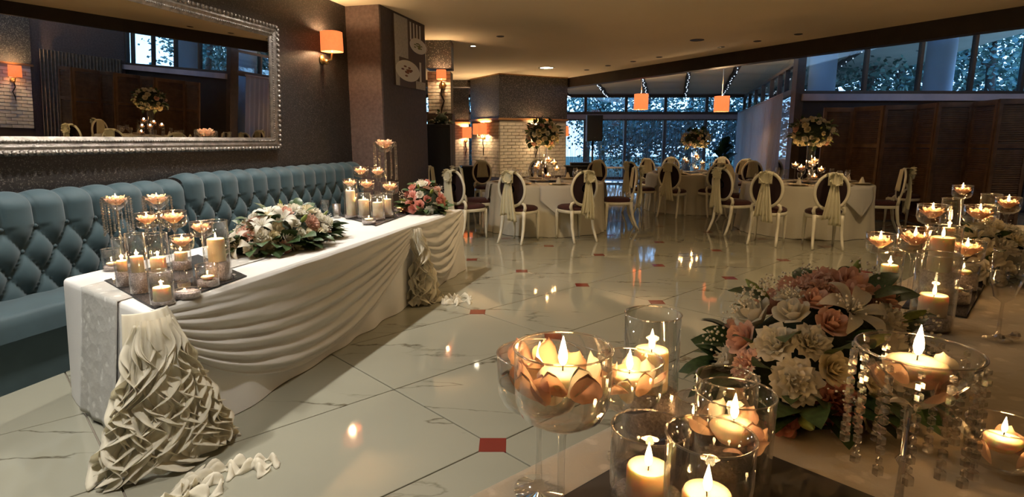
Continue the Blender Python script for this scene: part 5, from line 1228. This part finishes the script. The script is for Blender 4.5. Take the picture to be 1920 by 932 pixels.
# ================================================================== FOLDING LOUVRED SCREENS
us = [1536, 1592, 1648, 1710, 1746, 1812, 1858, 1925]
pts = []
for k, u in enumerate(us):
    t = k / (len(us) - 1); Y = 11.35 + (9.0 - 11.35) * t + (0.22 if k % 2 else -0.10); q = PY(u, 300, Y); pts.append(Vector((q.x, Y, 0)))
SH = 2.04
NM = ['first', 'second', 'third', 'fourth', 'fifth', 'sixth', 'seventh']
for k in range(len(us) - 1):
    a, b = pts[k], pts[k + 1]; d = (b - a); L = d.length; d.normalize(); ang = math.atan2(d.y, d.x); hh = SH + 0.03 * k / 7
    o = thing('louvred_screen_panel', '%s brown louvred folding screen panel from the left by the windows' % NM[k], 'folding screen', a, ang, 'brown louvred folding screen')
    L -= 0.012
    def bx(nm, x0, x1, z0, z1, t=.035): MB().box(((x0 + x1) / 2, 0, (z0 + z1) / 2), (x1 - x0, t, z1 - z0), 0, .004).build(nm, M['wood_screen'], o, False)
    w_ = .055
    bx('stile', 0, w_, 0.02, hh); bx('stile', L - w_, L, 0.02, hh)
    for z0, z1 in ((0.02, .14), (hh * .64, hh * .64 + .07), (hh - .08, hh)): bx('rail', w_, L - w_, z0, z1)
    for z0, z1 in ((.14, hh * .64), (hh * .64 + .07, hh - .08)):
        mb = MB(); z = z0 + .02
        while z < z1 - .01:
            mb.add([(w_, -.012, z - .012), (L - w_, -.012, z - .012), (L - w_, .012, z + .012), (w_, .012, z + .012), (w_, -.012, z - .006), (L - w_, -.012, z - .006), (L - w_, .012, z + .018), (w_, .012, z + .018)], [(3, 2, 1, 0), (4, 5, 6, 7), (0, 1, 5, 4), (1, 2, 6, 5), (2, 3, 7, 6), (3, 0, 4, 7)]); z += .034
        stuff(mb.build('louvre_slats', M['wood_screen'], o, False))

# ================================================================== SPEAKER, CABINET, CONSOLE
q = PY(1112, 240, 16.5); sp_ = thing('loudspeaker', 'black loudspeaker on a stand beside the brick pillar', 'speaker', (q.x, 16.5, q.z - .36), 0.15)
MB().add([(-.22, -.18, 0), (.22, -.18, 0), (.15, .2, 0), (-.15, .2, 0), (-.22, -.18, .7), (.22, -.18, .7), (.15, .2, .7), (-.15, .2, .7)], [(3, 2, 1, 0), (4, 5, 6, 7), (0, 1, 5, 4), (1, 2, 6, 5), (2, 3, 7, 6), (3, 0, 4, 7)]).build('cabinet', M['black_box'], sp_, False)
MB().box((0, -.187, .35), (.40, .012, .66), 0, .004).build('grille', M['speaker_grille'], sp_, False)
MB().lathe([(.001, -.002), (.02, -.002), (.02, 0)], 12, (0, -.195, .1)).xform(Matrix.Identity(4)).build('badge', M['stone_white'], sp_)
ss = thing('speaker_stand', 'black pole stand holding the loudspeaker', 'stand', (q.x, 16.5, 0)); zt_ = q.z - .36
MB().tube([(0, 0, .2), (0, 0, zt_ - .001)], .03, 10).build('pole', M['black_box'], ss)
for k in range(3): a = k * 2.1 + .4; MB().tube([(0, 0, .62), (.5 * math.cos(a), .5 * math.sin(a), 0.012)], .018, 8).build('leg', M['black_box'], ss)
q = PY(1088, 330, 15.6); cb = thing('equipment_cabinet', 'black equipment cabinet under the loudspeaker', 'cabinet', (q.x, 15.6, 0))
MB().box((0, 0, .37), (.75, .45, .74), 0, .01).build('body', M['black_box'], cb, False); MB().box((0, 0, .765), (.85, .5, .045), 0, .008).build('lid', M['black_box'], cb, False)
MB().box((.0, -.05, .83), (.55, .35, .07), 0, .01).build('mixer', M['dark_metal'], cb, False)
q = PY(830, 250, 10.6)
bb = thing('black_cabinet', 'tall black cabinet before the narrow brick pier', 'cabinet', (PY(824, 250, 10.6).x, 10.6, 0)); MB().box((0, 0, .87), (.42, .42, 1.70), 0, .01).build('body', M['black_box'], bb, False)
MB().box((0, -.215, .9), (.36, .012, 1.5), 0, .003).build('door', M['black_box'], bb, False); MB().tube([(.13, -.235, .8), (.13, -.235, 1.05)], .008).build('handle', M['dark_metal'], bb)
q = PY(827, 190, 10.6); arrangement('small leafy pot plant on top of the black cabinet', (q.x, 10.6, 1.722), 0, .16, .16, .24, [('rose_white', 3), ('bud', 2)], 10, .04, 50, .10, 0, 71)
x0, x1 = PY(1128, 313, 18.5).x, PY(1252, 313, 18.5).x; zt_ = PY(1190, 313, 18.5).z
ct_ = thing('console_table', 'white console table by the back windows', 'table', ((x0 + x1) / 2, 18.5, 0))
MB().box((0, 0, zt_ - .02), (x1 - x0, .5, .04), 0, .006).build('tabletop', M['stone_white'], ct_, False)
for sx in (-1, 1):
    for sy in (-1, 1): MB().box((sx * ((x1 - x0) / 2 - .05), sy * .2, (zt_ - .04) / 2), (.05, .05, zt_ - .04)).build('leg', M['stone_white'], ct_, False)

q = PY(880, 345, 14.6); sw = thing('subwoofer', 'black floor speaker box left of the large brick pillar', 'speaker', (q.x, 14.6, 0), .2)
MB().box((0, 0, .42), (.42, .45, .80), 0, .01).build('cabinet', M['black_box'], sw, False); MB().box((0, -.23, .44), (.36, .012, .70), 0, .003).build('grille', M['speaker_grille'], sw, False)
for sx in (-1, 1):
    for sy in (-1, 1): MB().lathe([(.02, 0), (.025, .02)], 10, (sx * .16, sy * .17, 0), cap0=True, cap1=True).build('foot', M['dark_metal'], sw)
# ================================================================== GARDEN OUTSIDE
structure(MB().box((8, 34, -.16), (60, 44, .1)).build('ground_garden', M['garden_grass'], None, False))
def tree_leaves(n, R, h0, h1, seed, ls=.16):
    rnd = random.Random(seed); vs = []; fs = []
    cl = [(Vector((rnd.gauss(0, R * .5), rnd.gauss(0, R * .5), rnd.uniform(h0, h1))), rnd.uniform(.35, .8)) for _ in range(26)]
    for k in range(n):
        c, r = rnd.choice(cl); p = c + Vector((rnd.gauss(0, r), rnd.gauss(0, r), rnd.gauss(0, r * .55)))
        d = Vector((rnd.gauss(0, 1), rnd.gauss(0, 1), rnd.gauss(0, .6))).normalized() * ls * rnd.uniform(.6, 1.3); s = d.cross(Vector((rnd.gauss(0, 1), rnd.gauss(0, 1), rnd.gauss(0, 1)))).normalized() * ls * .35
        b = len(vs); vs += [p, p + d * .5 + s, p + d, p + d * .5 - s]; fs.append((b, b + 1, b + 2, b + 3))
    return MB().add(vs, fs).mesh('foliage', M['tree_leaf'], False)
tl = [tree_leaves(3600, 1.5, 1.6, 6.2, 1), tree_leaves(3600, 1.3, 0.8, 5.0, 2), tree_leaves(3000, 1.0, 0.5, 2.6, 3)]
def trunk(h, seed):
    rnd = random.Random(seed); mb = MB(); mb.tube([(0, 0, 0), (.08, .05, h * .4), (-.05, .1, h * .75), (.05, 0, h)], [.16, .12, .08, .03], 8)
    for k in range(7):
        z = h * rnd.uniform(.3, .85); a = rnd.random() * 7; mb.tube([(0, 0, z), (.7 * math.cos(a), .7 * math.sin(a), z + .5), (1.4 * math.cos(a), 1.4 * math.sin(a), z + .8)], [.05, .035, .01], 5)
    return mb.mesh('trunk', M['bark'])
tk = [trunk(6, 1), trunk(4.6, 2)]
TR = [(1530, 17.5, 0, 'tree outside behind the first right window column'), (1625, 16.5, 0, 'dense tree outside the second right window'), (1672, 19, 1, 'slim tree outside between the second and third right windows'), (1725, 20, 0, 'tree outside the bright third right window'), (1835, 16.0, 0, 'dense tree outside the fourth right window'), (1900, 18, 1, 'tree outside at the far right window'), (1130, 27, 1, 'tree in the garden behind the loudspeaker'), (1215, 30, 0, 'tree in the garden behind the left pendant lamp'), (1290, 26, 0, 'dark tree in the garden between the pendant lamps'), (1360, 27, 1, 'dark tree in the garden behind the right pendant lamp'), (1450, 24, 0, 'tree outside the annex side windows'), (1410, 22.8, 2, 'bushy shrub outside by the annex corner'), (1180, 25, 2, 'low shrub in the garden left of centre'), (1260, 24, 2, 'low shrub in the garden behind the string curtain'), (1100, 31, 0, 'far tree behind the brick pillar edge'), (880, 28, 1, 'tree behind the far brick pillars')]
for k, (u, Y, kind, lab) in enumerate(TR):
    q = PY(u, 262, Y); o = thing('tree' if kind < 2 else 'shrub', lab, 'tree' if kind < 2 else 'shrub', (q.x, Y, -.11), k * 1.3)
    stuff(link_mesh('foliage', tl[kind], o)); link_mesh('trunk', tk[min(1, kind)], o, (0, 0, 0), None, 1.0 if kind < 2 else .5)
for u, Y, lab in [(1542, 13.2, 'round pale column outside the first right window'), (1760, 13.0, 'round pale column outside the third right window')]:
    q = PY(u, 140, Y); o = thing('outside_column', lab, 'column', (q.x, Y, -.11))
    MB().lathe([(.36, 0), (.36, .2), (.27, .26), (.27, 4.6)], 32, cap0=True, cap1=True).build('shaft', M['plaster_blue'], o)
# fern by the annex corner
q = PY(1355, 300, 20.2); pt = thing('potted_fern', 'leafy green plant by the corner of the back windows', 'plant', (q.x, 20.2, 0))
MB().lathe([(.13, 0), (.18, .3), (.19, .32), (.15, .3), (.001, .29)], 20, cap0=True).build('pot', M['dado_brown'], pt)
rnd = random.Random(5)
for k in range(46):
    a = rnd.random() * 7; link_mesh('leaf', FL['leaf_wide'], pt, (.05 * math.cos(a), .05 * math.sin(a), .3 + rnd.uniform(0, 1.0)), leaf_rot(Vector((math.cos(a), math.sin(a), rnd.uniform(.2, 1.2))), rnd.uniform(-.4, .4)), rnd.uniform(.3, .5))
MB().tube([(0, 0, .28), (.02, 0, .8), (0, .02, 1.4)], [.02, .015, .006], 6).build('stem', M['leaf_green'], pt)
